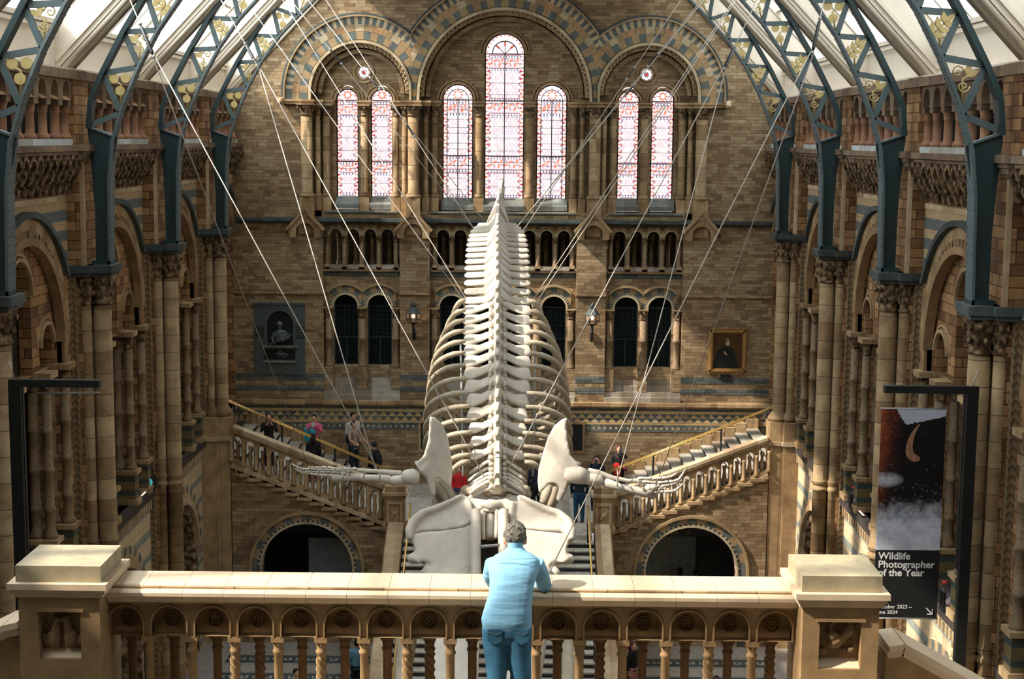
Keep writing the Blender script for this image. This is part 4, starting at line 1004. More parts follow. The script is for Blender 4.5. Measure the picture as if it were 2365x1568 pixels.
# square end piers with animal reliefs
def pier(cx_, hw, zt, lab, relief):
    P = thing('balustrade_pier', (cx_, 11.75, VF), lab, 'pier', 'square piers of the near balustrade'); yf = 11.5
    b = MB(); b.box(cx_-hw, cx_+hw, yf, yf+.62, zt-.13, zt, 0); b.build('capstone', M['near'], P) if False else b.build('capstone', M['capst'] if 'capst' in M else M.setdefault('capst', plain('weathered_capstone', H(156, 146, 118), .6, 0, .16, 9)), P)
    b = MB(); h2 = hw+.055; pr = [(0, zt-.13), (-.06, zt-.135), (-.065, zt-.175), (-.045, zt-.2), (-.04, zt-.225), (-.01, zt-.25), (.03, zt-.28), (.6, zt-.28), (.6, zt-.13)]
    for a, c, e in ((-.06, .68, zt-.135),): pass
    b.box(cx_-h2, cx_+h2, yf-.06, yf+.68, zt-.18, zt-.132, 0); b.box(cx_-h2+.02, cx_+h2-.02, yf-.04, yf+.66, zt-.215, zt-.18, 0); b.box(cx_-h2+.04, cx_+h2-.04, yf-.02, yf+.64, zt-.25, zt-.215, 0)
    b.build('cornice', M['coping'], P)
    b = MB(); hb = hw-.015; ph = .165
    TP = lambda u, v, w: (u, yf-w, v)
    b.holed(rect(cx_-hb, cx_+hb, VF, zt-.25), [rect(cx_-ph, cx_+ph, zt-.76, zt-.37)], 0, -.1, TP, 0)
    b.box(cx_-hb, cx_+hb, yf+.1, yf+.6, VF, zt-.25, 0)
    for a, c, e, g_ in ((-ph-.03, ph+.03, zt-.37, zt-.345),): b.box(cx_+a, cx_+c, yf-.015, yf+.02, e, g_, 0)
    b.add([TP(cx_-ph, zt-.7, -.1), TP(cx_+ph, zt-.7, -.1), TP(cx_+ph+.02, zt-.79, .0), TP(cx_-ph-.02, zt-.79, .0), TP(cx_-ph, zt-.8, -.1), TP(cx_+ph, zt-.8, -.1)], [(0, 1, 2, 3), (3, 2, 5, 4), (0, 3, 4), (1, 5, 2)], 1)
    SH_ = b.build('shaft', [M['near'], M['coping']], P)
    b = MB(); by = yf+.07; bz = zt-.69
    if relief == 'foxes':
        for dx, f in ((-.05, 1), (.05, -1)):
            x = cx_+dx
            b.ball((x-.02*f, by, bz+.08), .06, .04, .08); b.ball((x+.0*f, by, bz+.16), .04, .035, .07); b.ball((x+.01*f, by-.01, bz+.24), .035, .035, .03); b.ball((x+.04*f, by-.015, bz+.235), .02, .015, .012)
            for e in (-1, 1): b.tube([(x+.01*f+e*.02, by, bz+.26), (x+.01*f+e*.022, by, bz+.295)], [.012, .003], 5)
            b.tube([(x-.01*f, by-.01, bz+.14), (x+.02*f, by-.02, bz+.01)], [.016, .012], 6)
            b.tube([(x-.06*f, by, bz+.03), (x-.09*f, by, bz+.06), (x-.1*f, by, bz+.12)], [.02, .025, .01], 6)
    else:
        b.ball((cx_-.02, by, bz+.14), .075, .045, .055, 10, 0, Matrix.Rotation(-.6, 3, 'Y')); b.ball((cx_-.05, by-.01, bz+.19), .045, .04, .05); b.tube([(cx_-.05, by, bz+.2), (cx_-.07, by, bz+.26), (cx_-.04, by, bz+.3)], [.03, .018, .018], 8)
        b.ball((cx_-.03, by, bz+.305), .025, .02, .02); b.tube([(cx_-.01, by, bz+.3), (cx_+.015, by, bz+.295)], [.008, .002], 5)
        b.tube([(cx_+.03, by, bz+.16), (cx_+.09, by, bz+.24), (cx_+.1, by, bz+.32)], [.035, .045, .02], 8)
        for dx in (-.03, .01): b.tube([(cx_+dx, by, bz+.1), (cx_+dx+.01, by, bz+.0)], .008, 5)
        b.ball((cx_+.1, by, bz+.07), .035, .025, .028); b.ball((cx_+.13, by, bz+.1), .016); b.ball((cx_-.12, by, bz+.05), .04, .02, .03)
    for k in range(14): b.ball((cx_-.15+.3*random.random(), by+.02, bz+.02+.3*random.random()), .02, .015, .02, 6)
    fused('animal_relief', b, M['relief'] if 'relief' in M else M.setdefault('relief', plain('relief_stone', H(118, 94, 62), .8, 0, .15, 12)), SH_, .007, 2)
    return P
pier(-3.13, .335, -3.36, 'square stone balustrade pier at left with a recessed relief of two foxes', 'foxes')
pier(3.03, .315, -3.38, 'square stone balustrade pier at right with a recessed relief of a bird', 'bird')
# copings of the stairs that fall away on both sides
for s, side, pts in ((-1, 'left', [U(60, 1425, 11.7), U(28, 1432, 11.7), U(-60, 1475, 11.7)]), (1, 'right', [U(2040, 1480, 11.9), U(2075, 1475, 11.9), U(2300, 1600, 11.9)])):
    t = thing('sloping_parapet', pts[0], 'stone parapet falling away outside the %s balustrade pier' % side, 'parapet', 'sloping parapets beyond the piers')
    b = MB()
    for i in range(2): b.bar(pts[i], pts[i+1], .05, .42, (0, 0, 1), 0); b.bar(pts[i]-Vector((0, 0, .06)), pts[i+1]-Vector((0, 0, .06)), .06, .34, (0, 0, 1), 0)
    b.build('coping', M['coping'], t)
    b = MB(); o = [(p.x, p.z-.08) for p in pts]+[(pts[2].x, VF-1.6), (pts[0].x, VF-.6)]
    b.prism(o, pts[0].y-.1, pts[0].y+.1, lambda u, v, w: (u, w, v), 0); b.build('panel', M['near'], t)
# ------------------------------------------------------------------ the whale skeleton
WH = thing('whale_skeleton', U(1150, 800, 29), 'huge pale whale skeleton diving head first through the hall on steel cables', 'skeleton')
rows = [(1126, 74, 'n'), (1108, 66, 'n'), (1099, 66, 'n'), (1090, 67, 'n'), (1078, 68, 'n'), (1062, 66, 'n'), (1041, 62, 't'), (1010, 63, 't'), (980, 67, 't'), (948, 70, 't'), (916, 72, 't'), (884, 76, 't'),
        (854, 78, 't'), (826, 78, 't'), (800, 78, 't'), (776, 79, 't'), (752, 79, 't'), (729, 78, 't'), (706, 78, 't'), (684, 77, 'l'), (663, 77, 'l'), (643, 77, 'l'), (625, 76, 'l'), (609, 76, 'l'), (594, 75, 'l'), (580, 74, 'l'),
        (567, 73, 'l'), (555, 71, 'l'), (544, 69, 'l'), (534, 66, 'l'), (525, 62, 'l'), (517, 55, 'l'), (510, 46, 'l'), (504, 30, 'c'), (498, 26, 'c'), (492, 24, 'c'), (486, 20, 'c'), (479, 12, 'c'), (472, 9, 'c'), (465, 7, 'c'), (458, 6, 'c'), (451, 5, 'c'), (445, 4, 'c'), (439, 3, 'c')]
spc = {'n': .13, 't': .31, 'l': .36, 'c': .2}
Y = 26.0; pts = []
for i, (py, hw, kd) in enumerate(rows):
    px = 1149+(max(0, 508-py))*.14
    if i == 0: p = U(px, py, Y)
    else:
        d = spc[kd]; q = pts[-1]; best = None
        for k in range(0, 80):                                    # nearest point behind on this ray at the right spacing
            c = U(px, py, Y+k*.006)
            if (c-q).length >= d: break
        p = c; Y = p.y
    pts.append(p)
TT = [(pts[min(i+2, len(pts)-1)]-pts[max(i-2, 0)]).normalized() for i in range(len(pts))]
NN = [Vector((0, -t.z, t.y)).normalized() for t in TT]            # dorsal side
NN = [n if n.z > 0 else -n for n in NN]
X = Vector((1, 0, 0)); ribs = []
for i, (py, hw, kd) in enumerate(rows):
    p, t, n = pts[i], TT[i], NN[i]; h = hw*p.y/FPX; b = MB(); L = spc[kd]
    def Q(x, a, c): return p+X*x+t*a+n*c
    cr = {'n': .16, 't': .15, 'l': .17, 'c': min(.13, h*.7)}[kd]
    b.tube([Q(0, -L*.42, -.12), Q(0, -L*.3, -.12), Q(0, L*.3, -.12), Q(0, L*.42, -.12)], [cr, cr*.9, cr*.9, cr], 12)
    if kd == 'c':
        b.tube([Q(0, -L*.3, 0), Q(0, L*.3, .14+h*.4)], [.035, .02], 8)
        if h > .12:
            g = h*.95; b.prism([(-g, -.2), (-g*.75, 0), (-.05, .3), (.05, .3), (g*.75, 0), (g, -.2)], -L*.5, L*.5, lambda u, v, w: Q(u, w, v), 0)
            b.prism([(-.026, .1), (-.02, .46), (.02, .46), (.026, .1)], -L*.5, L*.6, lambda u, v, w: Q(u, w, v), 0)
        elif h > .02:
            b.prism([(-.05, -.1), (-.03, .3), (.03, .3), (.05, -.1)], -L*.5, L*.5, lambda u, v, w: Q(u, w, v), 0)
            for s in (-1, 1): b.tube([Q(s*.02, 0, 0), Q(s*.09, .05, .05)], [.03, .01], 6)
    else:
        sp = {'n': .2, 't': .42, 'l': .5}[kd]*(1 if i < 26 else max(.35, 1-(i-26)*.1))
        # neural spine: tall narrow blade leaning to the tail
        o = [(-L*.3, 0), (-L*.05, sp*.6), (L*.05, sp), (L*.45, sp*1.02), (L*.5, sp*.9), (L*.38, sp*.5), (L*.42, 0)]
        b.prism(o, -.028, .028, lambda u, v, w: Q(w, u, v), 0)
        b.tube([Q(0, -L*.05, sp), Q(0, L*.45, sp)], [.03, .04], 8)
        ga = .2 if kd == 'l' else .15; gb = {'n': .1, 't': .2, 'l': .3}[kd]*(1 if i < 26 else .8)
        rings_ = []
        for a_, k_ in ((-.5, .8), (-.42, 1.0), (.2, .9), (.5, .72)): rings_.append([Q(u*k_, L*a_, v) for u, v in ((-gb, -.16), (-gb*.8, -.02), (-.07, ga*.7), (-.035, ga*1.9), (.035, ga*1.9), (.07, ga*.7), (gb*.8, -.02), (gb, -.16))])
        b.loft(rings_, 0, False)
        for s in (-1, 1):
            if kd != 'l': b.tube([Q(s*.05, 0, -.03), Q(s*.12, -L*.15, .08), Q(s*.13, -L*.5, .1)], [.07, .045, .03], 8)         # facets
            if kd == 'l': b.tube([Q(s*.08, L*.12, -.05), Q(s*h*.35, L*.02, -.09), Q(s*h*.7, -L*.06, -.10), Q(s*h*.92, -L*.06, -.10), Q(s*h, -L*.05, -.10)], [.14, .115, .125, .115, .05], 12, 0, True, .36, n)
            elif kd == 't':
                g = 1.0 if i > 8 else .8
                b.tube([Q(s*.07, L*.1, -.03), Q(s*h*.3, L*.22, -.04), Q(s*h*.5, L*.02, -.06), Q(s*h*.8, -L*.06, -.09), Q(s*h*.96, -L*.04, -.10), Q(s*h, -L*.02, -.10)], [.15, .1*g, .105*g, .165*g, .15*g, .09], 10, 0, True, .32, n)
            else: b.tube([Q(s*.07, 0, -.03), Q(s*h*.4, -.02, -.04), Q(s*h*.8, -.1-.006*i, -.12), Q(s*h, -.16, -.2)], [.06, .035, .04, .03], 8, 0, True, .7, n)
    b.build('vertebra', M['bone'], WH)
Wd = [(7, 175), (8, 178), (9, 178), (10, 176), (11, 172), (12, 168), (13, 164), (14, 158), (15, 150), (16, 138), (17, 126), (18, 110)]
for i, wpx in [(4, 125), (5, 150), (6, 168)]+Wd:
    p, t, n = pts[i], TT[i], NN[i]; h = rows[i][1]*p.y/FPX; w = wpx*p.y/FPX*.985; ln = 1.0 if i < 16 else (.6, .42, .28)[i-16]
    for s in (-1, 1):
        b = MB(); loc = [(h-.03, -.13, 0), (h+(w-h)*.3, -.10, 0), (h+(w-h)*.62, .03, 0), (h+(w-h)*.88, .25, 0), (w, .62, .03), (w*1.0, 1.0, .1), (w*.93, 1.45, .22), (w*.8, 1.85, .36), (w*.6, 2.15, .5)]
        sub = []
        for k in range(len(loc)-1):
            for f in (0, .5): sub.append([loc[k][j]+(loc[k+1][j]-loc[k][j])*f for j in range(3)])
        sub.append(list(loc[-1])); 
        for _ in range(2): sub = [sub[0]]+[[(sub[k-1][j]+2*sub[k][j]+sub[k+1][j])/4 for j in range(3)] for k in range(1, len(sub)-1)]+[sub[-1]]
        sub = sub[:max(4, int(len(sub)*(.35+.65*ln)))]
        P = [p+X*(s*x)-n*v+t*a for x, v, a in sub]
        b.tube(P, [.035]+[.045, .055]+[.052]*(len(P)-4)+[.03], 10, 0, True, 1.0)
        b.build('rib', M['bonedk'], WH)
for s in (-1, 1):
    b = MB(); b.tube([U(1150+s*86, 795, 29.7), U(1150+s*84, 900, 28.3), U(1150+s*80, 1100, 27)], .022, 8); b.build('support_rod', plain('grey_steel', H(150, 150, 144), .4, .3), WH) if s < 0 else b.build('support_rod', bpy.data.materials['grey_steel'], WH)
K3 = lambda x, y: (940+x/3.92, 940+y/3.92)
def traced(name, pts, yf, th, mat='bone', voxel=.03, extra=None, parent=WH, conv=K3, smooth=6):
    "a bone with its own outline, distance, thickness and rounded edges"
    b = MB(); q = [conv(*p) for p in pts]
    b.prism(q, 0, th, lambda u, v, w: U(u, v, yf(u, v)+w), 0)
    if extra: extra(b)
    return fused(name, b, M[mat], parent, voxel, smooth)
# shoulder blades
sl = [(205, 85), (245, 90), (320, 150), (370, 270), (402, 450), (412, 560), (400, 740), (345, 700), (290, 640), (243, 660), (252, 790), (235, 815), (205, 780), (178, 650), (120, 600), (90, 540), (100, 490), (150, 440), (190, 300), (200, 180)]
traced('shoulder_blade', sl, lambda u, v: 26.15-(v-960)*.0008+(1040-u)*-.003, .09, voxel=.025, extra=lambda b: (b.tube([U(*K3(250, 400), 26.1), U(*K3(170, 520), 26.0), U(*K3(130, 560), 26.0)], [.06, .12, .2], 10), b.tube([U(*K3(200, 600), 26.0), U(*K3(225, 720), 25.95), U(*K3(235, 800), 25.95)], [.08, .07, .06], 8)))
sr = [(1450, 95), (1400, 110), (1330, 170), (1272, 280), (1222, 440), (1190, 560), (1180, 660), (1195, 790), (1240, 745), (1290, 690), (1350, 690), (1378, 735), (1345, 845), (1385, 857), (1425, 780), (1455, 690), (1510, 650), (1555, 600), (1550, 510), (1480, 440), (1455, 300), (1442, 180)]
traced('shoulder_blade', sr, lambda u, v: 26.15-(v-960)*.0008+(1250-u)*.003-.1, .09, voxel=.025, extra=lambda b: (b.tube([U(*K3(1400, 420), 26.0), U(*K3(1470, 520), 25.9), U(*K3(1500, 560), 25.9)], [.06, .12, .2], 10), b.tube([U(*K3(1440, 650), 25.9), U(*K3(1410, 760), 25.85), U(*K3(1375, 840), 25.85)], [.08, .07, .06], 8)))
for x0, y0, x1, y1 in ((290, 660, 420, 830), (250, 650, 360, 860), (1290, 700, 1225, 870), (1340, 720, 1290, 900)):
    b = MB(); b.tube([U(*K3(x0, y0), 26.4), U(*K3((x0+x1)/2+8, (y0+y1)/2), 26.4), U(*K3(x1, y1), 26.2)], [.07, .1, .07], 10); b.build('throat_bone', M['bonedk'], WH)
# flippers
KL = lambda x, y: (500+x/3.646, 900+y/3.646)
KR = lambda x, y: (1320+x/3.646, 900+y/3.646)
def fl(conv, segs, Y0, name, yk):
    for seg in segs:
        b = MB(); P = [U(*conv(x, y), Y0+dy) for x, y, r, dy in seg]; R = [r/3.646*26/FPX for x, y, r, dy in seg]; b.tube(P, R, 12); b.build(name, M['bone'], WH)
fl(KL, [[(1560, 720, 40, 0), (1590, 730, 62, 0), (1650, 735, 75, 0), (1710, 740, 55, 0)], [(1462, 765, 30, 0), (1490, 768, 46, 0), (1540, 762, 42, 0), (1590, 750, 46, 0), (1610, 750, 20, 0)]], 25.9, 'humerus', 0)
fl(KL, [[(955, 740, 26, 0), (985, 735, 44, 0), (1100, 735, 34, 0), (1250, 742, 30, 0), (1400, 748, 36, 0), (1455, 760, 40, 0), (1475, 762, 20, 0)], [(1165, 672, 12, .1), (1250, 680, 17, .1), (1400, 690, 20, .1), (1550, 705, 26, .1), (1570, 705, 12, .1)]], 25.9, 'forearm_bone', 0)
def fingers(conv, lines, Y0):
    for ln in lines:
        b = MB()
        for k in range(len(ln)-1):
            (xa, ya, ra), (xb, yb, rb) = ln[k], ln[k+1]; A = Vector((xa, ya)); B_ = Vector((xb, yb)); s = 26/FPX/3.646
            f = lambda t: conv(*(A.lerp(B_, t)))
            b.tube([U(*f(.03), Y0), U(*f(.12), Y0), U(*f(.5), Y0), U(*f(.88), Y0), U(*f(.97), Y0)], [ra*s*.6, ra*s, (ra+rb)/2*s*.62, rb*s, rb*s*.6], 8)
        b.build('finger_bone', M['bone'], WH)
fingers(KL, [[(1190, 665, 16), (1060, 668, 15), (930, 655, 14), (820, 655, 10), (770, 652, 8)], [(1150, 690, 18), (1000, 672, 17), (890, 672, 15), (790, 668, 14), (720, 668, 12), (670, 648, 10), (635, 622, 7)],
             [(1100, 700, 16), (960, 690, 16), (870, 690, 15), (800, 690, 12), (740, 690, 10), (690, 672, 8), (660, 668, 6)], [(1000, 720, 16), (940, 722, 18), (860, 714, 17), (780, 704, 12), (730, 700, 10), (680, 680, 7)]], 25.85)
fl(KR, [[(-60, 700, 50, 0), (0, 715, 72, 0), (60, 720, 78, 0), (120, 735, 66, 0)], [(90, 745, 40, 0), (130, 745, 56, 0), (190, 755, 50, 0), (240, 765, 50, 0), (262, 768, 25, 0)]], 25.7, 'humerus', 0)
fl(KR, [[(262, 785, 20, 0), (290, 785, 42, 0), (400, 820, 34, 0), (520, 845, 34, 0), (620, 862, 42, 0), (700, 885, 40, 0), (720, 890, 18, 0)], [(140, 672, 16, .1), (220, 700, 28, .1), (340, 740, 20, .1), (480, 768, 18, .1), (590, 765, 26, .1), (610, 765, 10, .1)]], 25.7, 'forearm_bone', 0)
fingers(KR, [[(560, 745, 16), (680, 748, 16), (760, 745, 16), (830, 735, 15), (870, 715, 11), (888, 700, 6)], [(590, 770, 18), (720, 785, 18), (820, 772, 18), (890, 765, 17), (925, 730, 15), (945, 695, 11), (965, 662, 6)],
             [(620, 800, 18), (750, 812, 20), (830, 800, 18), (900, 775, 15), (930, 760, 12)], [(690, 860, 22), (780, 858, 20), (860, 855, 18), (910, 820, 14), (940, 790, 10), (960, 762, 6)]], 25.6)
for x, y in ((660, 850), (690, 820), (650, 830)): 
    b = MB(); b.ball(U(*KR(x, y), 25.6), .08, .06, .07, 10); b.build('wrist_bone', M['bone'], WH)
for conv, pr in ((KL, ((1120, 680), (1060, 740), (1370, 720), (1240, 700))), (KR, ((380, 790), (600, 830), (385, 720), (560, 780)))):
    b = MB()
    for x, y in pr: b.tube([U(*conv(x, y-45), 25.7), U(*conv(x+6, y), 25.55), U(*conv(x, y+45), 25.75)], .012, 6)
    b.build('binding_wire', M['rope'], WH)
# skull
dk = lambda u, v: 25.9-(v-1140)*.0045
plate = [(590, 1075), (400, 1108), (230, 1128), (80, 1140), (38, 1190), (68, 1270), (76, 1330), (45, 1370), (90, 1415), (190, 1390), (235, 1440), (225, 1500), (300, 1560), (400, 1900), (660, 1900), (662, 1300), (640, 1080)]
wing = [(500, 788), (570, 826), (588, 930), (582, 1050), (480, 1095), (300, 1118), (120, 1128), (44, 1180), (50, 1245), (12, 1200), (10, 1120), (50, 1020), (140, 940), (270, 900), (400, 840), (440, 800)]
mir = lambda L_: [(1516-x, y+4) for x, y in L_]
for k, f in enumerate((lambda L_: L_, mir)):
    def rim(b):
        R_ = f([(500, 795), (400, 850), (270, 910), (140, 955), (55, 1035), (22, 1120), (25, 1200)]); b.tube([U(*K3(x, y), dk(0, K3(x, y)[1])-.02) for x, y in R_], [.03, .05, .06, .07, .09, .09, .06], 10)
        R_ = f([(560, 850), (575, 950), (570, 1040), (480, 1080)]); b.tube([U(*K3(x, y), dk(0, K3(x, y)[1])+.0) for x, y in R_], [.05, .06, .06, .04], 8)
    traced('skull_wing', f(wing), lambda u, v: dk(u, v)+.02, .14, 'bone', .03, rim)
    def lumps(b):
        for (x, y, r) in ((60, 1370, .13), (110, 1375, .11), (70, 1200, .12), (200, 1420, .1), (190, 1500, .14), (210, 1560, .14)):
            q = f([(x, y)])[0]; b.ball(U(*K3(*q), dk(0, K3(*q)[1])+.1), r, r*.8, r*.8)
    traced('skull_plate', f(plate), lambda u, v: dk(u, v)-.03, .14, 'bone', .03, lumps)
traced('skull_crown', [(520, 800), (570, 822), (650, 830), (760, 848), (880, 830), (950, 800), (1000, 795), (960, 880), (935, 935), (590, 935), (560, 880)], lambda u, v: dk(u, v)+.05, .22, 'bone', .03, lambda b: (b.ball(U(*K3(760, 880), 25.8), .2, .12, .08), b.tube([U(*K3(760, 840), 25.85), U(*K3(755, 930), 25.7)], .06, 8)))
for x0, x1, y0, y1, r, nm, dy in ((620, 625, 925, 1900, .09, 'rostrum_beam', -.12), (870, 875, 925, 1900, .09, 'rostrum_beam', -.12), (683, 690, 930, 1200, .04, 'nasal_bone', .0), (815, 808, 930, 1190, .04, 'nasal_bone', .0), (752, 752, 945, 1195, .105, 'vomer', .15)):
    b = MB(); P = [U(*K3(x0+(x1-x0)*t, y0+(y1-y0)*t), dk(0, K3(0, y0+(y1-y0)*t)[1])+dy) for t in (0, .02, .25, .5, .75, .98, 1)]
    b.tube(P, [r*.6, r, r*1.05, r, r*1.02, r, r*.6], 10); b.build(nm, M['bone'], WH)
b = MB(); b.tube([U(*K3(690, 935), 25.75), U(*K3(812, 935), 25.75)], .035, 8); b.build('nasal_bone', M['bone'], WH)
b = MB(); b.tube([U(*K3(655, 1265), 25.2), U(*K3(840, 1250), 25.2)], .03, 8); b.build('support_rod', bpy.data.materials['grey_steel'], WH)
b = MB(); b.prism([K3(*q) for q in ((640, 1000), (870, 1000), (870, 1900), (640, 1900))], .35, .5, lambda u, v, w: U(u, v, dk(u, v)+w), 0); b.build('brain_case', plain('hollow_bone_interior', H(60, 54, 46), .8), WH)  # dark sheet behind the nasal gap, painting the shadow inside the skull
# base of the skull behind the crown, and the long upper jaw running on below the balustrade
for s in (-1, 1):
    b = MB(); cx_ = 800
    for x, y, r in ((120, 720, .17), (200, 760, .16), (60, 790, .1), (260, 740, .12), (290, 790, .1)): b.ball(U(*K3(cx_+s*x, y), 26.2), r, r*.8, r*.6, 10)
    fused('occipital_condyle', b, M['bonedk'], WH, .03, 4)
b = MB()
P = [(25.1, -7.35, 1.15, .2), (24.5, -7.8, 1.08, .25), (23.5, -8.4, .95, .25), (22, -9.1, .75, .22), (20.5, -9.7, .5, .18), (19.4, -10.05, .2, .12)]
for s in (-1, 1):
    rr = []
    for y, z, w, th in P:
        rr.append([(s*.1, y, z), (s*.12, y, z+th*.5), (s*w*.5, y, z+th*.55), (s*w*.9, y, z+th*.3), (s*w, y, z), (s*w*.9, y, z-th*.3), (s*w*.5, y, z-th*.4), (s*.12, y, z-th*.4)])
    b.loft(rr)
b.build('upper_jaw', M['bone'], WH)
for s in (-1, 1):
    b = MB(); b.tube([(s*1.25, 25.3, -7.6), (s*1.32, 24.8, -8.1), (s*1.35, 23.8, -8.75), (s*1.2, 22.2, -9.6), (s*.8, 20.3, -10.3), (s*.15, 18.6, -10.7)], [.12, .18, .15, .13, .11, .06], 12); b.build('lower_jaw', M['bonedk'], WH)
# ------------------------------------------------------------------ cables
def cable(name, pts, turn, label, thick=.0115):
    P = [U(*p) for p in pts]; t = thing('steel_cable', P[0], label, 'cable', 'steel cables holding the whale skeleton')
    b = MB(); b.tube(P, thick, 7); b.build('wire', M['rope'], t)
    if turn is not None:
        c = P[0].lerp(P[1], turn); d = (P[1]-P[0]).normalized(); q = MB()
        k = 1.0 if turn > .7 else .6; q.tube([c-d*.35*k, c-d*.3*k, c+d*.3*k, c+d*.35*k], [.02, .038*k, .038*k, .02], 8); q.build('turnbuckle', M['black'], t)
        for e in (-.4*k, .4*k):
            q = MB(); q.ball(c+d*e, .04, .04, .04, 8); q.build('shackle', bpy.data.materials['grey_steel'], t)
CB = [([(297, -8, 30.5), (345, 107, 30)], .88, 'steel cable with turnbuckle at the upper left, over the second-nearest left rib'),
      ([(345, 107, 30), (876, 1092, 26)], None, 'long steel cable from the upper left turnbuckle to the left flipper'),
      ([(340, 97, 30), (711, 1075, 42)], None, 'long steel cable passing left of the relief bust to the left stair'),
      ([(505, -10, 37), (602, 166, 34)], .75, 'steel cable with turnbuckle in front of the farthest left rib'),
      ([(600, 166, 34), (868, 1085, 26)], None, 'steel cable crossing the left pair of lower windows to the left flipper'),
      ([(602, 160, 34), (1134, 1131, 26)], None, 'steel cable from the left ribs down to the back of the skull'),
      ([(648, -8, 42), (1135, 785, 29)], None, 'steel cable crossing the left archway to the middle of the spine'),
      ([(705, -8, 43), (1113, 503, 38)], .42, 'steel cable with fitting crossing the left roundel window to the tail'),
      ([(748, -8, 43), (1100, 537, 37)], .6, 'steel cable over the right lancet of the left pair, to the tail'),
      ([(665, -8, 40), (1087, 520, 38)], .27, 'steel cable with fitting under the left arch crown, to the tail'),
      ([(560, -8, 44), (1070, 690, 33)], None, 'faint thin steel cable from the left gable to the spine'),
      ([(1632, -8, 43), (1165, 560, 36)], .42, 'steel cable crossing the right archway to the tail bones'),
      ([(1578, -8, 43), (1200, 545, 37)], .35, 'steepest steel cable over the right arch crown, to the tail'),
      ([(1627, -8, 41), (1185, 535, 38)], .28, 'steel cable with fitting above the right roundel window'),
      ([(1700, -8, 42), (1170, 783, 29.5)], None, 'steel cable crossing the right pair of lancets to the mid spine'),
      ([(1705, -8, 41), (1172, 800, 29.3)], None, 'second cable crossing the right pair of lancets, just right of its twin'),
      ([(1752, -8, 35), (1672, 160, 33)], .85, 'steel cable with turnbuckle beside the farthest right rib'),
      ([(1667, 162, 33), (1149, 1131, 26)], None, 'bright steel cable passing the right lantern down to the skull'),
      ([(1674, 166, 33), (1597, 460, 31), (1430, 1095, 26)], None, 'steel cable passing the right lower windows to the right flipper'),
      ([(1905, -8, 31), (1880, 105, 30.5)], .8, 'short steel cable with turnbuckle on the second right rib'),
      ([(1875, 115, 30.5), (1667, 520, 28), (1262, 1335, 24.5)], None, 'long steel cable from the upper right to the right side of the skull'),
      ([(1880, 120, 30.5), (1737, 520, 32), (1438, 1330, 42)], None, 'long steel cable passing the gilt-framed portrait to the right stair')]
for pts_, tb, lb in CB: cable('cable', pts_, tb, lb)
# ------------------------------------------------------------------ lanterns, portrait, memorial, banner, spotlights
M['flame'] = emis('lamp_flame', (1.0, .62, .32, 1), 9)
m, nt, b = newmat('lantern_glass', .15)
tr = nt.nodes.new('ShaderNodeBsdfTransparent'); tr.inputs[0].default_value = (.9, .82, .74, 1); df = nt.nodes.new('ShaderNodeBsdfDiffuse'); df.inputs[0].default_value = (.5, .42, .35, 1)
ms = nt.nodes.new('ShaderNodeMixShader'); ms.inputs[0].default_value = .25; nt.links.new(tr.outputs[0], ms.inputs[1]); nt.links.new(df.outputs[0], ms.inputs[2]); nt.links.new(ms.outputs[0], nt.nodes['Material Output'].inputs[0]); M['lglass'] = m
def lantern(x, side):
    y = YW-.42; t = thing('wall_lantern', (x, YW, -6.6), 'six-sided glass lantern glowing on the %s flat pier between the windows' % side, 'lantern', 'lanterns on the end wall')
    hx = lambda r, z, a0=0: [(x+r*math.cos(PI/3*k+a0), y+r*math.sin(PI/3*k+a0), z) for k in range(6)]
    b = MB(); b.loft([hx(.15, -6.08), hx(.225, -5.96), hx(.225, -5.76)], 0, False); b.build('glass', M['lglass'], t)
    b = MB(); lv = [hx(.15, -6.08), hx(.23, -5.96), hx(.23, -5.76)]
    for k in range(6):
        for j in range(2): b.bar(lv[j][k], lv[j+1][k], .02, .02)
        for j in range(3): b.bar(lv[j][k], lv[j][(k+1) % 6], .022, .022)
    b.build('frame', M['black'], t)
    b = MB(); b.loft([hx(.25, -5.76), hx(.13, -5.6), hx(.09, -5.55), hx(.1, -5.52)], 0, False); b.lathe([(.06, -5.52), (.05, -5.47), (.08, -5.44), (.03, -5.4), (.015, -5.34)], x, y, 10)
    for k in range(6): b.ball((x+.09*math.cos(PI/3*k), y+.09*math.sin(PI/3*k), -5.49), .025)
    b.build('cap', M['rock'], t)
    b = MB(); b.ball((x, y, -5.86), .055, .055, .07, 10); b.build('flame', M['flame'], t)
    b = MB(); b.lathe([(.12, -6.08), (.05, -6.14), (.03, -6.2), (.05, -6.26), (.03, -6.3), (.03, -6.42)], x, y, 8); b.tube([(x, y, -6.4), (x, y+.12, -6.5), (x, YW-.04, -6.45)], .03, 8); b.lathe([(.02, -6.72), (.05, -6.66), (.06, -6.4), (.03, -6.3)], x, YW-.06, 8)
    b.build('bracket', M['black'], t)
    l = bpy.data.lights.new('lantern_light', 'POINT'); l.energy = 25; l.color = (1, .65, .35); l.shadow_soft_size = .06; lo = bpy.data.objects.new('lantern_light', l); C.objects.link(lo); lo.location = (x, y-.0, -5.86); place_child(lo, t)
lantern(-2.95, 'left'); lantern(2.97, 'right')
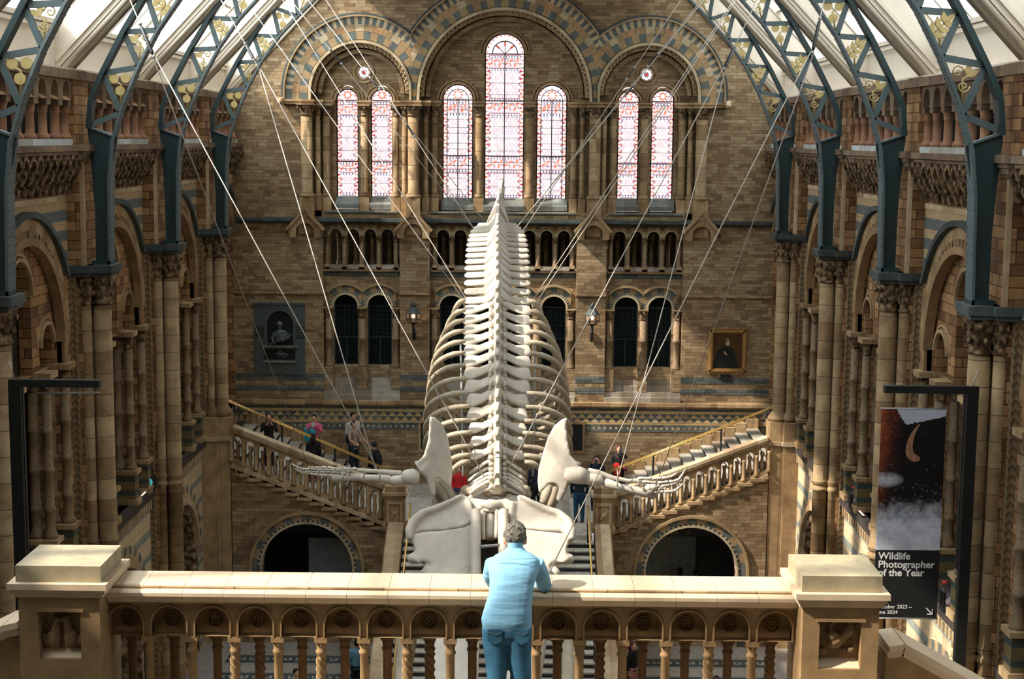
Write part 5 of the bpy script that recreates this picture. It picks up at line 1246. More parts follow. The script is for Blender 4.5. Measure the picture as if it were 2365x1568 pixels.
# portrait
t = thing('framed_portrait', (7.52, YW, -7.7), 'gilt-framed portrait of a bearded man in a dark coat on the end wall', 'painting')
b = MB(); x0, x1, z0, z1 = 6.88, 8.16, -7.72, -6.23
for i, (e, w) in enumerate(((0, .05), (.05, .1), (.1, .06))):
    for a, c, d_, f in ((x0+e, x1-e, z1-e-.05, z1-e), (x0+e, x1-e, z0+e, z0+e+.05), (x0+e, x0+e+.05, z0+e, z1-e), (x1-e-.05, x1-e, z0+e, z1-e)): b.box(a, c, YW-w, YW, d_, f)
for k in range(14):
    b.ball((x0+.04+(x1-x0-.08)*k/13, YW-.06, z1), .035, .03, .03, 6); b.ball((x0+.04+(x1-x0-.08)*k/13, YW-.06, z0), .035, .03, .03, 6)
b.build('frame', M['gilt2'] if 'gilt2' in M else M.setdefault('gilt2', plain('old_gilt', H(158, 122, 70), .5, .1, .3, 12)), t)
def fig(n_, cx_, cz, rx, rz, col, w, ang=0, k=18):
    b = MB(); b.add([(cx_+rx*math.cos(2*PI*i/k)*math.cos(ang)-rz*math.sin(2*PI*i/k)*math.sin(ang), YW-w, cz+rx*math.cos(2*PI*i/k)*math.sin(ang)+rz*math.sin(2*PI*i/k)*math.cos(ang)) for i in range(k)], [tuple(range(k))]); return b
b = MB(); b.box(x0+.13, x1-.13, YW-.03, YW-.01, z0+.13, z1-.13, 0)
def el(cx_, cz, rx, rz, mi, w, ang=0):
    q = fig('', cx_, cz, rx, rz, 0, w, ang); b.add(q.v, [tuple(range(len(q.v)))], mi)
b.add([(7.05, YW-.033, -7.57), (7.9, YW-.033, -7.57), (7.78, YW-.033, -7.1), (7.66, YW-.033, -6.85), (7.4, YW-.033, -6.82), (7.15, YW-.033, -6.98)], [tuple(range(6))], 1)
el(7.5, -6.65, .075, .1, 2, .034); el(7.53, -6.73, .06, .08, 3, .035); el(7.46, -6.7, .05, .11, 4, .0345); el(7.45, -7.06, .035, .09, 2, .035, .7)
b.build('canvas', [plain('umber_ground', H(72, 44, 20), .5, 0, .4, 3), plain('painted_coat', H(14, 22, 20), .5), plain('painted_skin', H(150, 128, 92), .5), plain('painted_beard', H(170, 164, 136), .5), plain('painted_hair', H(88, 78, 52), .5)], t)
t = thing('name_plaque', (7.48, YW, -8), 'small black plaque fixed under the gilt-framed portrait', 'plaque'); b = MB(); b.prism([(7.3, -7.96), (7.34, -8.0), (7.64, -8.0), (7.68, -7.96), (7.68, -7.82), (7.64, -7.78), (7.34, -7.78), (7.3, -7.82)], .01, .04, TF, 0); b.build('plate', M['black'], t)
# memorial relief
t = thing('memorial_relief', (-7.45, YW, -7.9), 'grey stone memorial niche with a bust of a man in a hat holding a rifle', 'memorial')
b = MB(); nx = -7.42; b.holed(rect(-8.29, -6.6, -7.9, -5.54), [arch(nx, .43, -6.92, -6.2, 14), rect(nx-.55, nx+.5, -7.42, -7.06)], .06, .0, TF, 0); b.box(-8.3, -6.58, YW-.09, YW, -5.56, -5.5, 0)
b.box(nx-.6, nx+.58, YW-.14, YW, -6.99, -6.93, 1); b.box(nx-.56, nx+.54, YW-.14, YW, -7.5, -7.44, 1)
for d in (-1, 1):
    for j in range(5): b.box(nx+d*.68-.15, nx+d*.68+.15, YW-.075, YW-.05, -6.3-.09*j-.02, -6.3-.09*j+.02, 2)
b.build('slab', [M['rock'], plain('worn_ledge', H(112, 122, 116), .7), plain('incised_lines', H(40, 46, 44), .8)], t)
b = MB(); b.prism(arch(nx, .43, -6.92, -6.2, 14), .0, .012, TF, 0); b.box(nx-.54, nx+.49, YW-.012, YW-.002, -7.41, -7.07, 0); b.build('niche', M['dark'], t)
b = MB(); by = YW-.14
b.ball((nx+.02, by, -6.62), .22, .1, .2, 12); b.ball((nx+.03, by, -6.48), .2, .09, .1); b.ball((nx, by, -6.27), .085, .08, .11, 12); b.ball((nx, by-.02, -6.2), .15, .11, .025, 12); b.ball((nx, by-.02, -6.16), .09, .08, .06, 10); b.tube([(nx, by, -6.38), (nx, by, -6.3)], .06)
b.tube([(nx-.18, by, -6.5), (nx-.26, by-.02, -6.68), (nx-.18, by-.08, -6.82)], [.065, .055, .045]); b.tube([(nx+.22, by, -6.5), (nx+.3, by-.02, -6.66), (nx+.12, by-.09, -6.72)], [.065, .055, .045]); b.ball((nx-.17, by-.09, -6.83), .05); b.ball((nx+.1, by-.1, -6.72), .05)
fused('bust', b, M['bronze'], t, .014, 2)
b = MB(); b.tube([(nx-.4, by-.1, -6.9), (nx-.05, by-.13, -6.76), (nx+.5, by-.1, -6.5)], [.03, .022, .012], 8); b.build('rifle', M['rock'], t)
b = MB(); b.ball((nx-.02, YW-.03, -7.15), .05, .03, .05); b.tube([(nx-.25, YW-.03, -7.25), (nx-.1, YW-.03, -7.2), (nx+.12, YW-.03, -7.22), (nx+.25, YW-.03, -7.27)], .035); b.tube([(nx-.15, YW-.03, -7.33), (nx, YW-.03, -7.27), (nx+.15, YW-.03, -7.33)], .03); b.build('small_relief', M['bronze'], t)
# banner brackets
def bracket(s, xa, xp, za, y, lab):
    t = thing('banner_bracket', (s*xp, y, -9), lab, 'bracket', 'black steel banner brackets'); b = MB()
    b.box(*sorted((s*xa, s*(xp-.08))), y-.07, y+.07, za-.1, za+.02); b.build('arm', M['black'], t)
    b = MB(); b.box(*sorted((s*(xp-.08), s*(xp+.1))), y-.075, y+.075, -9.4, za+.02); b.box(*sorted((s*(xp-.13), s*(xp-.11))), y-.04, y+.04, -7.2, za-.1); b.build('post', M['black'], t)
    b = MB(); b.tube([(s*(xp+.0), y, za), (s*(xp+.1), y, za+.32)], .012, 6); b.build('stay', M['rope'], t)
    return t
bracket(1, 6.63, 8.1, -4.07, 25.0, 'black steel bracket on the right side carrying the wildlife banner')
tl = bracket(-1, 6.38, 7.78, -4.02, 24.5, 'black steel bracket on the left side with an empty hanging rail')
b = MB(); b.tube([(-7.43, 24.5, -4.23), (-6.39, 24.5, -4.21)], .015, 6); b.tube([(-6.5, 24.5, -4.1), (-6.5, 24.5, -4.22)], .008, 6); b.build('hanging_rail', bpy.data.materials['grey_steel'], tl)
# banner
BX0, BX1, BZ0, BZ1, BZM, BY = 6.6, 7.69, -8.08, -4.44, -6.88, 25.0
t = thing('hanging_banner', ((BX0+BX1)/2, BY, BZ0), 'tall printed exhibition banner hanging from the right bracket, bison photo above black panel', 'banner')
m, nt, b_ = newmat('bison_photograph', .6); P, s_, u, v, vec = uvw(nt)
fx = mth(nt, 'DIVIDE', mth(nt, 'SUBTRACT', s_.outputs[0], BX0), BX1-BX0); fz = mth(nt, 'DIVIDE', mth(nt, 'SUBTRACT', s_.outputs[2], BZM), BZ1-BZM)
n1 = noise(nt, P, 5, 6, .7); n2 = noise(nt, P, 22, 4, .7)
gx = mth(nt, 'MULTIPLY', mth(nt, 'SUBTRACT', fx, .1), 3.3); gz = mth(nt, 'MULTIPLY', mth(nt, 'SUBTRACT', fz, .5), 17)
blob = mth(nt, 'MULTIPLY', mth(nt, 'SUBTRACT', 1, mth(nt, 'ADD', mth(nt, 'MULTIPLY', gx, gx), mth(nt, 'MULTIPLY', gz, gz))), mth(nt, 'MULTIPLY', n1, 1.5))
snow = mth(nt, 'ADD', mth(nt, 'MULTIPLY', mth(nt, 'SUBTRACT', .36, fz), 6), mth(nt, 'MULTIPLY', mth(nt, 'SUBTRACT', n1, .5), 1.6))
fur = ramp(nt, mth(nt, 'ADD', mth(nt, 'MULTIPLY', n2, .8), mth(nt, 'ADD', mth(nt, 'MULTIPLY', mth(nt, 'SUBTRACT', mth(nt, 'ADD', .02, mth(nt, 'MULTIPLY', n1, .5)), fx), 1.6), mth(nt, 'MULTIPLY', mth(nt, 'SUBTRACT', fz, .7), .35))), [(.3, H(7, 7, 8)), (.5, H(40, 16, 10)), (.8, H(110, 50, 26)), (1, H(140, 74, 40))])
grey = ramp(nt, n1, [(.3, H(150, 156, 168)), (.7, H(206, 210, 216))])
sky = mth(nt, 'MULTIPLY', mth(nt, 'GREATER_THAN', mth(nt, 'ADD', fz, mth(nt, 'MULTIPLY', n2, .05)), mth(nt, 'ADD', .91, mth(nt, 'MULTIPLY', mth(nt, 'ABSOLUTE', mth(nt, 'SUBTRACT', fx, .36)), .1))), mth(nt, 'GREATER_THAN', mth(nt, 'ADD', fx, mth(nt, 'MULTIPLY', n2, .12)), mth(nt, 'ADD', .32, mth(nt, 'MULTIPLY', mth(nt, 'SUBTRACT', .98, fz), 1.3))))
sm = nt.nodes.new('ShaderNodeClamp'); nt.links.new(mth(nt, 'MAXIMUM', snow, blob), sm.inputs[0])
col = mix(nt, sm.outputs[0], fur, grey); col = mix(nt, sky, col, H(170, 176, 184)); nt.links.new(col, b_.inputs['Base Color'])
b = MB(); b.box(BX0, BX1, BY-.008, BY+.008, BZM, BZ1); PP_ = b.build('printed_photograph', m, t)
b = MB(); b.box(BX0, BX1, BY-.008, BY+.008, BZ0, BZM); BPN_ = b.build('black_panel', plain('banner_black', H(12, 16, 16), .7, 0, .05), t)
b = MB(); b.tube([(BX0-.01, BY, BZ1), (BX1+.01, BY, BZ1)], .014, 8); b.tube([(BX0-.01, BY, BZ0), (BX1+.01, BY, BZ0)], .014, 8); b.build('rail', bpy.data.materials['grey_steel'], t)
b = MB()                                                          # the curved horn
W_, H_ = BX1-BX0, BZ1-BZM
hp0 = [(.60, .895, .006), (.53, .85, .024), (.475, .79, .042), (.45, .73, .056), (.47, .68, .066), (.53, .655, .066), (.59, .652, .045), (.62, .655, .02)]
hp = []
for i in range(len(hp0)-1):
    for f_ in (0, .25, .5, .75):
        p0, p1, p2, p3 = hp0[max(i-1, 0)], hp0[i], hp0[i+1], hp0[min(i+2, len(hp0)-1)]
        hp.append(tuple(.5*(2*p1[j]+(p2[j]-p0[j])*f_+(2*p0[j]-5*p1[j]+4*p2[j]-p3[j])*f_*f_+(3*p1[j]-p0[j]-3*p2[j]+p3[j])*f_**3) for j in range(3)))
hp.append(hp0[-1])
L_ = []; R2 = []
for i, (a, c, w) in enumerate(hp):
    a2, c2, _ = hp[min(i+1, len(hp)-1)]; a1, c1, _ = hp[max(i-1, 0)]; d = Vector(((a2-a1)*W_, (c2-c1)*H_)).normalized(); nn_ = Vector((-d.y, d.x))
    L_.append((BX0+a*W_+nn_.x*w, BZM+c*H_+nn_.y*w)); R2.append((BX0+a*W_-nn_.x*w, BZM+c*H_-nn_.y*w))
b.prism(L_+R2[::-1], BY-.013, BY-.008, lambda u, v, w: (u, w, v), 0); b.build('printed_horn', plain('horn_print', H(142, 104, 78), .6, 0, .35, 12), PP_)
b = MB()
for k in range(170):
    a = random.random(); c = .2+.3*random.random()**1.3 if k < 150 else .3+.6*random.random(); r = .004+.008*random.random()**2
    if c*1.0 < .2: continue
    b.add([(BX0+a*W_+r*math.cos(i*PI/3), BY-.0105, BZM+c*H_+r*math.sin(i*PI/3)) for i in range(6)], [tuple(range(6))])
b.build('printed_snow', plain('snow_print', H(150, 152, 166), .6), PP_, kind='stuff')
wt = plain('white_lettering', H(206, 208, 204), .6, 0, .02)
def text(body, x, z, size, bold, name='lettering'):
    cu = bpy.data.curves.new(name, 'FONT'); cu.body = body; cu.size = size; cu.offset = bold; cu.extrude = .001
    o = bpy.data.objects.new(name, cu); C.objects.link(o); o.rotation_euler = (PI/2, 0, 0); o.location = (x, BY-.012, z)
    dg = bpy.context.evaluated_depsgraph_get(); dg.update(); me = bpy.data.meshes.new_from_object(o.evaluated_get(dg)); me.name = name
    me.transform(Matrix.Translation((x, BY-.012, z)) @ Matrix.Rotation(PI/2, 4, 'X')); bpy.data.objects.remove(o)
    me.materials.clear(); me.materials.append(wt); q = bpy.data.objects.new(name, me); C.objects.link(q); place_child(q, BPN_); return q
for k, tx in enumerate(('Wildlife', 'Photographer', 'of the Year')): text(tx, BX0+.05, BZM-.16-.146*k, .172, .0035)
text('October 2023 –', BX0+.05, BZ0+.175, .092, .001); text('June 2024', BX0+.05, BZ0+.08, .092, .001)
b = MB(); ax, az = BX1-.19, BZ0+.19
for a, c in (((ax, az), (ax+.11, az-.11)), ((ax+.11, az-.115), (ax+.11, az-.02)), ((ax+.115, az-.11), (ax+.02, az-.11))): b.bar((a[0], BY-.012, a[1]), (c[0], BY-.012, c[1]), .018, .004, (0, 0, 1))
b.build('arrow', wt, BPN_)
# spotlights on the balcony parapets
M['lens'] = emis('cyan_lens', (.08, .35, .36, 1), .9); M['led'] = emis('lit_strip', (1, .86, .72, 1), 1.0)
loc = {-1: [(46.6, 'farthest'), (37.6, 'middle'), (29.6, 'nearest')], 1: [(46.4, 'farthest'), (36.3, 'middle'), (28.2, 'nearest')]}
for s, side in ((-1, 'left'), (1, 'right')):
    for y, w_ in loc[s]:
        t = thing('stage_spotlight', (s*8.85, y, -8.95), 'black stage spotlight on the %s balcony ledge, %s of the three there' % (side, w_), 'spotlight', 'stage spotlights on the balconies')
        x = s*8.9; b = MB(); b.tube([(x, y+.25, -8.55), (x, y, -8.65), (x-s*.05, y-.2, -8.72)], [.1, .13, .15], 12); BR_ = b.build('barrel', M['black'], t)
        b = MB(); d = Vector((-s*.05, -.2, -.07)).normalized(); b.tube([Vector((x-s*.05, y-.2, -8.72)), Vector((x-s*.05, y-.2, -8.72))+d*.02], .13, 12); b.build('lens', M['lens'] if s < 0 else plain('pale_lens', H(150, 140, 150), .3), BR_)
        b = MB(); b.bar((x-.17, y, -8.95), (x-.17, y, -8.6), .03, .03); b.bar((x+.17, y, -8.95), (x+.17, y, -8.6), .03, .03); b.box(x-.2, x+.2, y-.15, y+.15, -8.95, -8.9); b.build('yoke', M['black'], t)
        b = MB(); b.ball((x, y+.45, -8.72), .13, .16, .14, 8); b.box(x-.12, x+.12, y+.35, y+.65, -8.95, -8.7); b.build('dimmer_box', M['black'], t)
        if y != 46.4:
            b = MB(); b.ball((x, y+.5, -8.55), .07, .09, .05, 8); b.build('red_cap', plain('red_cap_%d' % int(y*10), H(170, 36, 30), .5) if False else (bpy.data.materials.get('red_plastic') or plain('red_plastic', H(170, 36, 30), .5)), t)
        t = thing('strip_light', (s*8.83, y-.6, -8.95), 'slim lit strip light on the %s balcony ledge beside the %s spotlight' % (side, w_), 'strip light', 'strip lights on the balconies'); b = MB(); b.box(*sorted((s*8.80, s*8.88)), y-.9, y+.1, -8.95, -8.91); b.build('housing', M['black'], t)
        b = MB(); b.box(*sorted((s*8.815, s*8.865)), y-.88, y+.08, -8.91, -8.9); b.build('diffuser', M['led'], t)
# ------------------------------------------------------------------ people
M['skin'] = plain('skin', H(196, 146, 118), .55, 0, .08, 10)
cloth = {}
def cl(name, r, g, b_, amp=.12):
    if name not in cloth: cloth[name] = plain(name, H(r, g, b_), .85, 0, amp, 8)
    return cloth[name]
def person(foot, h, yaw, label, top, legs, hair, arms='down', long_hair=False, shoes=None, skirt=False, bag=None, lean=0.0, group=None, cap=None, extra=None, sleeve=True):
    "foot: point on the floor; yaw: direction faced (0 = towards the camera)"
    t = thing('person', foot, label, 'person', group); k = h/1.72
    cs_, sn = math.cos(yaw), math.sin(yaw)
    def G(x, y, z):                                               # x to the person's left as seen from the front, y forward
        y = y+lean*max(0, z-.9); x, y, z = x*k, y*k, z*k
        return Vector((foot[0]+x*cs_+y*sn*1.0, foot[1]+x*sn*1.0-y*cs_, foot[2]+z))
    Rm = Matrix.Rotation(yaw, 3, 'Z')
    poses = {'down': [((.19, 0, 1.38), (.24, -.02, 1.1), (.23, .06, .86)), ((-.19, 0, 1.38), (-.24, -.02, 1.1), (-.23, .06, .86))],
             'phone': [((.19, 0, 1.38), (.25, .12, 1.16), (.07, .27, 1.42)), ((-.19, 0, 1.38), (-.25, .12, 1.16), (-.07, .27, 1.42))],
             'phone_high': [((.19, 0, 1.38), (.24, .2, 1.34), (.08, .28, 1.58)), ((-.19, 0, 1.38), (-.24, .2, 1.34), (-.08, .28, 1.58))],
             'one_up': [((.19, 0, 1.38), (.24, .2, 1.34), (.06, .26, 1.55)), ((-.19, 0, 1.38), (-.23, .04, 1.12), (-.05, .24, 1.06))],
             'rail': [((.19, 0, 1.38), (.25, .14, 1.16), (.2, .38, 1.08)), ((-.19, 0, 1.38), (-.25, .14, 1.16), (-.2, .38, 1.08))]}[arms]
    b = MB()
    b.ball(G(0, .01, 1.61), .078*k, .092*k, .112*k, 12, 0, Rm); b.tube([G(0, 0, 1.42), G(0, .01, 1.54)], [.06*k, .052*k], 10)
    b.ball(G(0, .095, 1.59), .016*k, .02*k, .026*k, 6, 0, Rm); b.ball(G(0, .05, 1.53), .045*k, .04*k, .04*k, 8, 0, Rm)
    for s in (-1, 1): b.ball(G(s*.078, 0, 1.6), .014*k, .02*k, .03*k, 6, 0, Rm)
    b.loft([[G(rx*math.cos(2*PI*i/10), ry*math.sin(2*PI*i/10), z) for i in range(10)] for rx, ry, z in ((.14, .09, .86), (.13, .085, 1.05), (.16, .1, 1.3), (.14, .07, 1.43), (.06, .05, 1.46))])
    for s in (-1, 1): b.tube([G(s*.09, 0, .88), G(s*.09, .02, .48), G(s*.09, 0, .06)], [.08*k, .055*k, .04*k], 8); b.ball(G(s*.09, .05, .04), .04*k, .1*k, .035*k, 8, 0, Rm)
    for a in poses:
        b.tube([G(*p) for p in a], [.048*k, .038*k, .028*k], 8); d = (G(*a[2])-G(*a[1])).normalized(); hc = G(*a[2])+d*.05*k
        b.ball(hc, .042*k, .03*k, .045*k, 8)
        u_ = d.orthogonal().normalized()
        for j in range(4): b.tube([hc+u_*(.012*(j-1.5)*2*k), hc+u_*(.012*(j-1.5)*2*k)+d*(.08-.01*abs(j-1))*k], [.012*k, .009*k], 5)
        b.tube([hc, hc+(u_*1.2+d).normalized()*.06*k], [.013*k, .01*k], 5)
    fused('body', b, M['skin'], t, .016, 1)
    b = MB()
    b.loft([[G(rx*math.cos(2*PI*i/12), ry*math.sin(2*PI*i/12), z) for i in range(12)] for rx, ry, z in ((.175, .125, .84), (.165, .12, .95), (.15, .11, 1.08), (.185, .125, 1.28), (.19, .11, 1.38), (.1, .075, 1.46), (.07, .065, 1.48))])
    for a in poses: b.tube([G(a[0][0]*.8, a[0][1], a[0][2]+.0), G(*a[0]), G(*a[1])]+([G(*Vector(a[1]).lerp(Vector(a[2]), .85))] if sleeve else []), [.075*k, .068*k, .054*k]+([.042*k] if sleeve else []), 10)
    fused('top', b, top, t, .02, 2)
    b = MB()
    if skirt: b.loft([[G(rx*math.cos(2*PI*i/14), ry*math.sin(2*PI*i/14), z) for i in range(14)] for rx, ry, z in ((.22, .18, .12), (.21, .16, .5), (.175, .13, .85), (.15, .11, .98))])
    else:
        for s in (-1, 1): b.tube([G(s*.085, 0, .95), G(s*.095, 0, .8), G(s*.1, .02, .48), G(s*.1, -.01, .07)], [.1*k, .1*k, .075*k, .06*k], 10)
        b.loft([[G(rx*math.cos(2*PI*i/12), ry*math.sin(2*PI*i/12), z) for i in range(12)] for rx, ry, z in ((.15, .11, .78), (.17, .125, .9), (.155, .115, 1.0))])
    fused('skirt' if skirt else 'trousers', b, legs, t, .02, 2)
    b = MB(); b.ball(G(0, -.018, 1.645), .09*k, .1*k, .1*k, 12, 0, Rm)
    if long_hair: b.tube([G(0, -.05, 1.66), G(0, -.075, 1.52), G(0, -.07, 1.34)], [.09*k, .09*k, .05*k], 10)
    b.build('hair', hair, t)
    b = MB()
    for s in (-1, 1): b.ball(G(s*.1, .05, .045), .052*k, .13*k, .05*k, 8, 0, Rm)
    b.build('shoes', shoes or cl('dark_shoes', 22, 22, 24), t)
    if cap:
        b = MB(); b.ball(G(0, -.01, 1.67), .097*k, .105*k, .085*k, 12, 0, Rm); b.ball(G(0, .1, 1.655), .07*k, .07*k, .012*k, 10, 0, Rm); b.build('cap', cap, t)
    if bag:
        b = MB(); b.ball(G(0, -.2, 1.17), .16*k, .1*k, .24*k, 12, 0, Rm); b.ball(G(0, -.27, 1.08), .12*k, .06*k, .13*k, 10, 0, Rm)
        for s in (-1, 1): b.tube([G(s*.12, -.12, 1.4), G(s*.13, .08, 1.42), G(s*.14, .13, 1.25), G(s*.15, -.1, 1.0)], .018*k, 6)
        fused('backpack', b, bag, t, .02, 1)
    if arms.startswith('phone') or arms == 'one_up':
        z = 1.45 if arms == 'phone' else 1.61; b = MB(); c = G(0 if arms != 'one_up' else .03, .33, z); b.box(-.04, .04, -.006, .006, -.075, .075); me_v = [tuple(c+Rm @ Vector(p)) for p in b.v]; b.v = me_v
        q = thing('phone', c, 'phone held up by the %s' % ' '.join(label.split(',')[0].split()[:11]), 'phone', 'phones held up by visitors'); b.build('case', cl('phone_white', 200, 205, 205) if 'white phone' in label else cl('phone_case', 60, 66, 74), q)
    if extra: extra(t, G, k, Rm)
    return t
def stairz(x): return LAND+RISE*max(0, int((abs(x)-X0+.1)/RUN)+1) if abs(x) > X0-.1 else LAND
def on_stair(px, py, h):
    "where someone of this height stands on the flight when the top of the head shows at this pixel"
    best = None
    for k in range(0, 90):
        Y = 45.1+k*.05; p = U(px, py, Y); e = abs(p.z-(stairz(p.x)+h))
        if best is None or e < best[0]: best = (e, p.x, Y, stairz(p.x))
    return best[1:]
blk = cl('black_cloth', 16, 18, 20); dkh = cl('dark_hair', 20, 17, 16); brn = cl('reddish_hair', 84, 38, 26)
G_ = 'visitors on the side stairs'
p = on_stair(620, 955, 1.66); person(p, 1.62, .25, 'person in black photographing from high on the left stair', blk, blk, dkh, 'phone', True, group=G_)
def shawl(t, G, k, Rm):
    b = MB(); b.loft([[G(-.22+.1*math.cos(a), .12+.07*math.sin(a), z) for a in [2*PI*i/10 for i in range(10)]] for z in (.85, 1.05, 1.3)]); b.tube([G(-.2, .1, 1.3), G(.05, .2, 1.12)], [.08*k, .09*k], 8)
    fused('draped_shawl', b, cl('turquoise_cloth', 40, 150, 165), t, .02, 2)
p = on_stair(725, 960, 1.68); person(p, 1.66, .05, 'woman in pink with a turquoise shawl and white phone on the left stair', cl('pink_cloth', 196, 86, 118), cl('dark_trousers', 26, 26, 34), dkh, 'phone', group=G_, extra=shawl)
p = on_stair(724, 1002, 1.5); person(p, 1.5, PI, 'dark-haired person in black top and maroon skirt below the woman in pink', blk, cl('maroon_cloth', 88, 26, 36), dkh, 'down', True, skirt=True, group=G_)
p = on_stair(815, 950, 1.78); person(p, 1.76, .6, 'man in a white shirt and jeans behind the man in beige', cl('white_cloth', 190, 190, 180), cl('jeans', 52, 96, 128), dkh, 'down', shoes=cl('white_shoes', 200, 205, 205), group=G_)
p = on_stair(817, 968, 1.78); person(p, 1.78, .75, 'man in a beige T-shirt with a dark backpack on the left stair', cl('beige_cloth', 150, 128, 112), cl('navy_trousers', 20, 28, 44), dkh, 'rail', group=G_, bag=cl('navy_bag', 22, 40, 58), sleeve=False)
p = on_stair(864, 1022, 1.62); person(p, 1.62, PI+.9, 'man in a black cap and backpack low on the left stair', blk, blk, dkh, 'down', group=G_, bag=cl('black_bag', 18, 22, 26), cap=cl('dark_cap', 26, 34, 38))
def redcoat(t, G, k, Rm):
    b = MB(); b.ball(G(-.08, .2, 1.05), .13*k, .1*k, .12*k, 10); b.tube([G(-.06, .2, 1.0), G(-.05, .19, .8), G(-.02, .18, .62)], [.12*k, .13*k, .08*k], 10); fused('red_coat_over_arm', b, cl('red_cloth', 196, 38, 36), t, .02, 2)
    b = MB(); b.ball(G(.2, .1, .92), .09*k, .05*k, .07*k, 10); b.tube([G(.2, .12, .98), G(0, .14, 1.25), G(-.14, .08, 1.42)], .01*k, 5); b.build('handbag', cl('plum_leather', 110, 34, 62), t)
p = on_stair(1430, 1028, 1.62); person(p, 1.6, 0, 'red-haired woman in black with a red coat over her arm, foot of the right stair', blk, blk, brn, 'one_up', True, group=G_, extra=redcoat)
p = U(1376, 1180, 46.6); person((p.x, 46.6, LAND), 1.74, -.1, 'dark-haired person filming with a phone behind the right flipper', cl('navy_cloth', 24, 28, 50), cl('navy_trousers', 20, 28, 44), dkh, 'phone_high', group='visitors on the landing')
p = U(1337, 1209, 45.0); person((p.x, 45.0, LAND), 1.72, PI, 'person in a dark jacket and jeans seen from behind on the landing', cl('dark_jacket', 20, 34, 42), cl('blue_jeans', 26, 66, 92), dkh, 'down', group='visitors on the landing')
p = U(1238, 1180, 46); person((p.x, 46.0, LAND), 1.7, PI, 'person in navy half hidden by the right shoulder blade', cl('navy_cloth', 24, 28, 50), blk, dkh, 'down', group='visitors on the landing')
p = U(1060, 1180, 46); person((p.x, 46.0, LAND), 1.5, 0, 'person in a red and blue top behind the left shoulder blade', cl('red_cloth', 196, 38, 36), cl('blue_jeans', 26, 66, 92), dkh, 'down', group='visitors on the landing')
# visitors on the floor of the hall, glimpsed between the balusters
g2 = 'visitors on the hall floor'
def onfloor(px, py, h):                                           # head at this pixel
    d = U(px, py, 1)-Vector((CAMX, 0, 0)); tt = (FLOOR+h)/d.z; p = Vector((CAMX, 0, 0))+d*tt; return (p.x, p.y, FLOOR)
person(onfloor(824, 1478, 1.6), 1.6, PI, 'person in a pale blue puffer jacket glimpsed between the balusters at left', cl('puffer_blue', 92, 140, 160), blk, dkh, 'down', group=g2)
person(onfloor(684, 1546, 1.6), 1.6, .5, 'person in black and lime on the floor between the left balusters', cl('lime_cloth', 150, 190, 40), blk, dkh, 'down', group=g2)
person(onfloor(1462, 1482, 1.62), 1.62, .8, 'long-haired woman in black glimpsed between the balusters right of the man', blk, cl('floral_cloth', 160, 110, 110), brn, 'down', True, group=g2)
person(onfloor(1655, 1562, 1.6), 1.6, 0, 'dark-haired person at the bottom edge between the right balusters', cl('grey_cloth', 90, 92, 100), blk, dkh, 'down', group=g2)
person((5.75, 46.9, FLOOR), 1.75, PI, 'taller silhouetted person in the dark right archway', blk, blk, dkh, 'down', True, group='silhouettes in the right archway')
person((6.25, 46.9, FLOOR), 1.65, PI, 'shorter silhouetted person in the dark right archway', blk, blk, dkh, 'down', group='silhouettes in the right archway')
# ------------------------------------------------------------------ the man at the balustrade
MAN = thing('person', (U(1180, 1500, 11.4).x, 11.35, VF), 'grey-haired man in a pale blue shirt and jeans leaning on the balustrade, seen from behind', 'person')
k1 = 11.6/FPX
def R_(px, py, hw, Y, d, tilt=0.0, n=20, pw=2.3):
    c = U(px, py, Y); out = []
    for i in range(n):
        a = 2*PI*i/n; ca, sa = math.cos(a), math.sin(a)
        x = hw*Y/FPX*math.copysign(abs(ca)**(2/pw), ca); y = d*math.copysign(abs(sa)**(2/pw), sa)
        out.append(c+Vector((x, y, y*tilt)))
    return out
shirt = plain('pale_blue_shirt', H(122, 172, 198), .85, 0, .03, 4)
nt = shirt.node_tree; bb = nt.nodes['Principled BSDF']; g = nt.nodes.new('ShaderNodeNewGeometry'); mp = nt.nodes.new('ShaderNodeMapping'); mp.inputs['Scale'].default_value = (3, 3, 16); nt.links.new(g.outputs['Position'], mp.inputs[0])
bump(nt, bb, noise(nt, mp.outputs[0], .8, 2, .5), .5, .05)
b = MB()
b.loft([R_(1171, 1449, 59, 11.40, .125), R_(1170, 1430, 61, 11.40, .13), R_(1173, 1405, 57, 11.42, .13), R_(1179, 1375, 53, 11.46, .13), R_(1183, 1345, 54, 11.51, .13), R_(1186, 1315, 60, 11.57, .13, -.1), R_(1188, 1294, 60, 11.62, .115, -.2), R_(1189, 1281, 46, 11.66, .09, -.3), R_(1190, 1271, 25, 11.69, .06, -.3), R_(1190, 1261, 18, 11.71, .055, -.3)])
b.tube([U(1235, 1300, 11.62), U(1249, 1325, 11.66), U(1258, 1350, 11.74)], [.075, .066, .058], 12); b.tube([U(1258, 1350, 11.74), U(1259, 1354, 11.78), U(1236, 1343, 11.95)], [.058, .056, .046], 12)
b.tube([U(1141, 1300, 11.62), U(1133, 1328, 11.68), U(1138, 1345, 11.8)], [.075, .064, .056], 12); b.tube([U(1138, 1345, 11.8), U(1150, 1340, 11.95), U(1180, 1332, 12.02)], [.056, .05, .045], 12)
SHT_ = fused('shirt', b, shirt, MAN, .009, 5)
b = MB(); c = U(1190, 1262, 11.70); b.loft([[c+Vector((.062*math.cos(a), .058*math.sin(a)+.0, z-.35*.05*math.sin(a))) for a in [2*PI*i/16 for i in range(16)]] for z in (-.03, .01, .028)], 0, True, False); b.build('collar', shirt, SHT_)
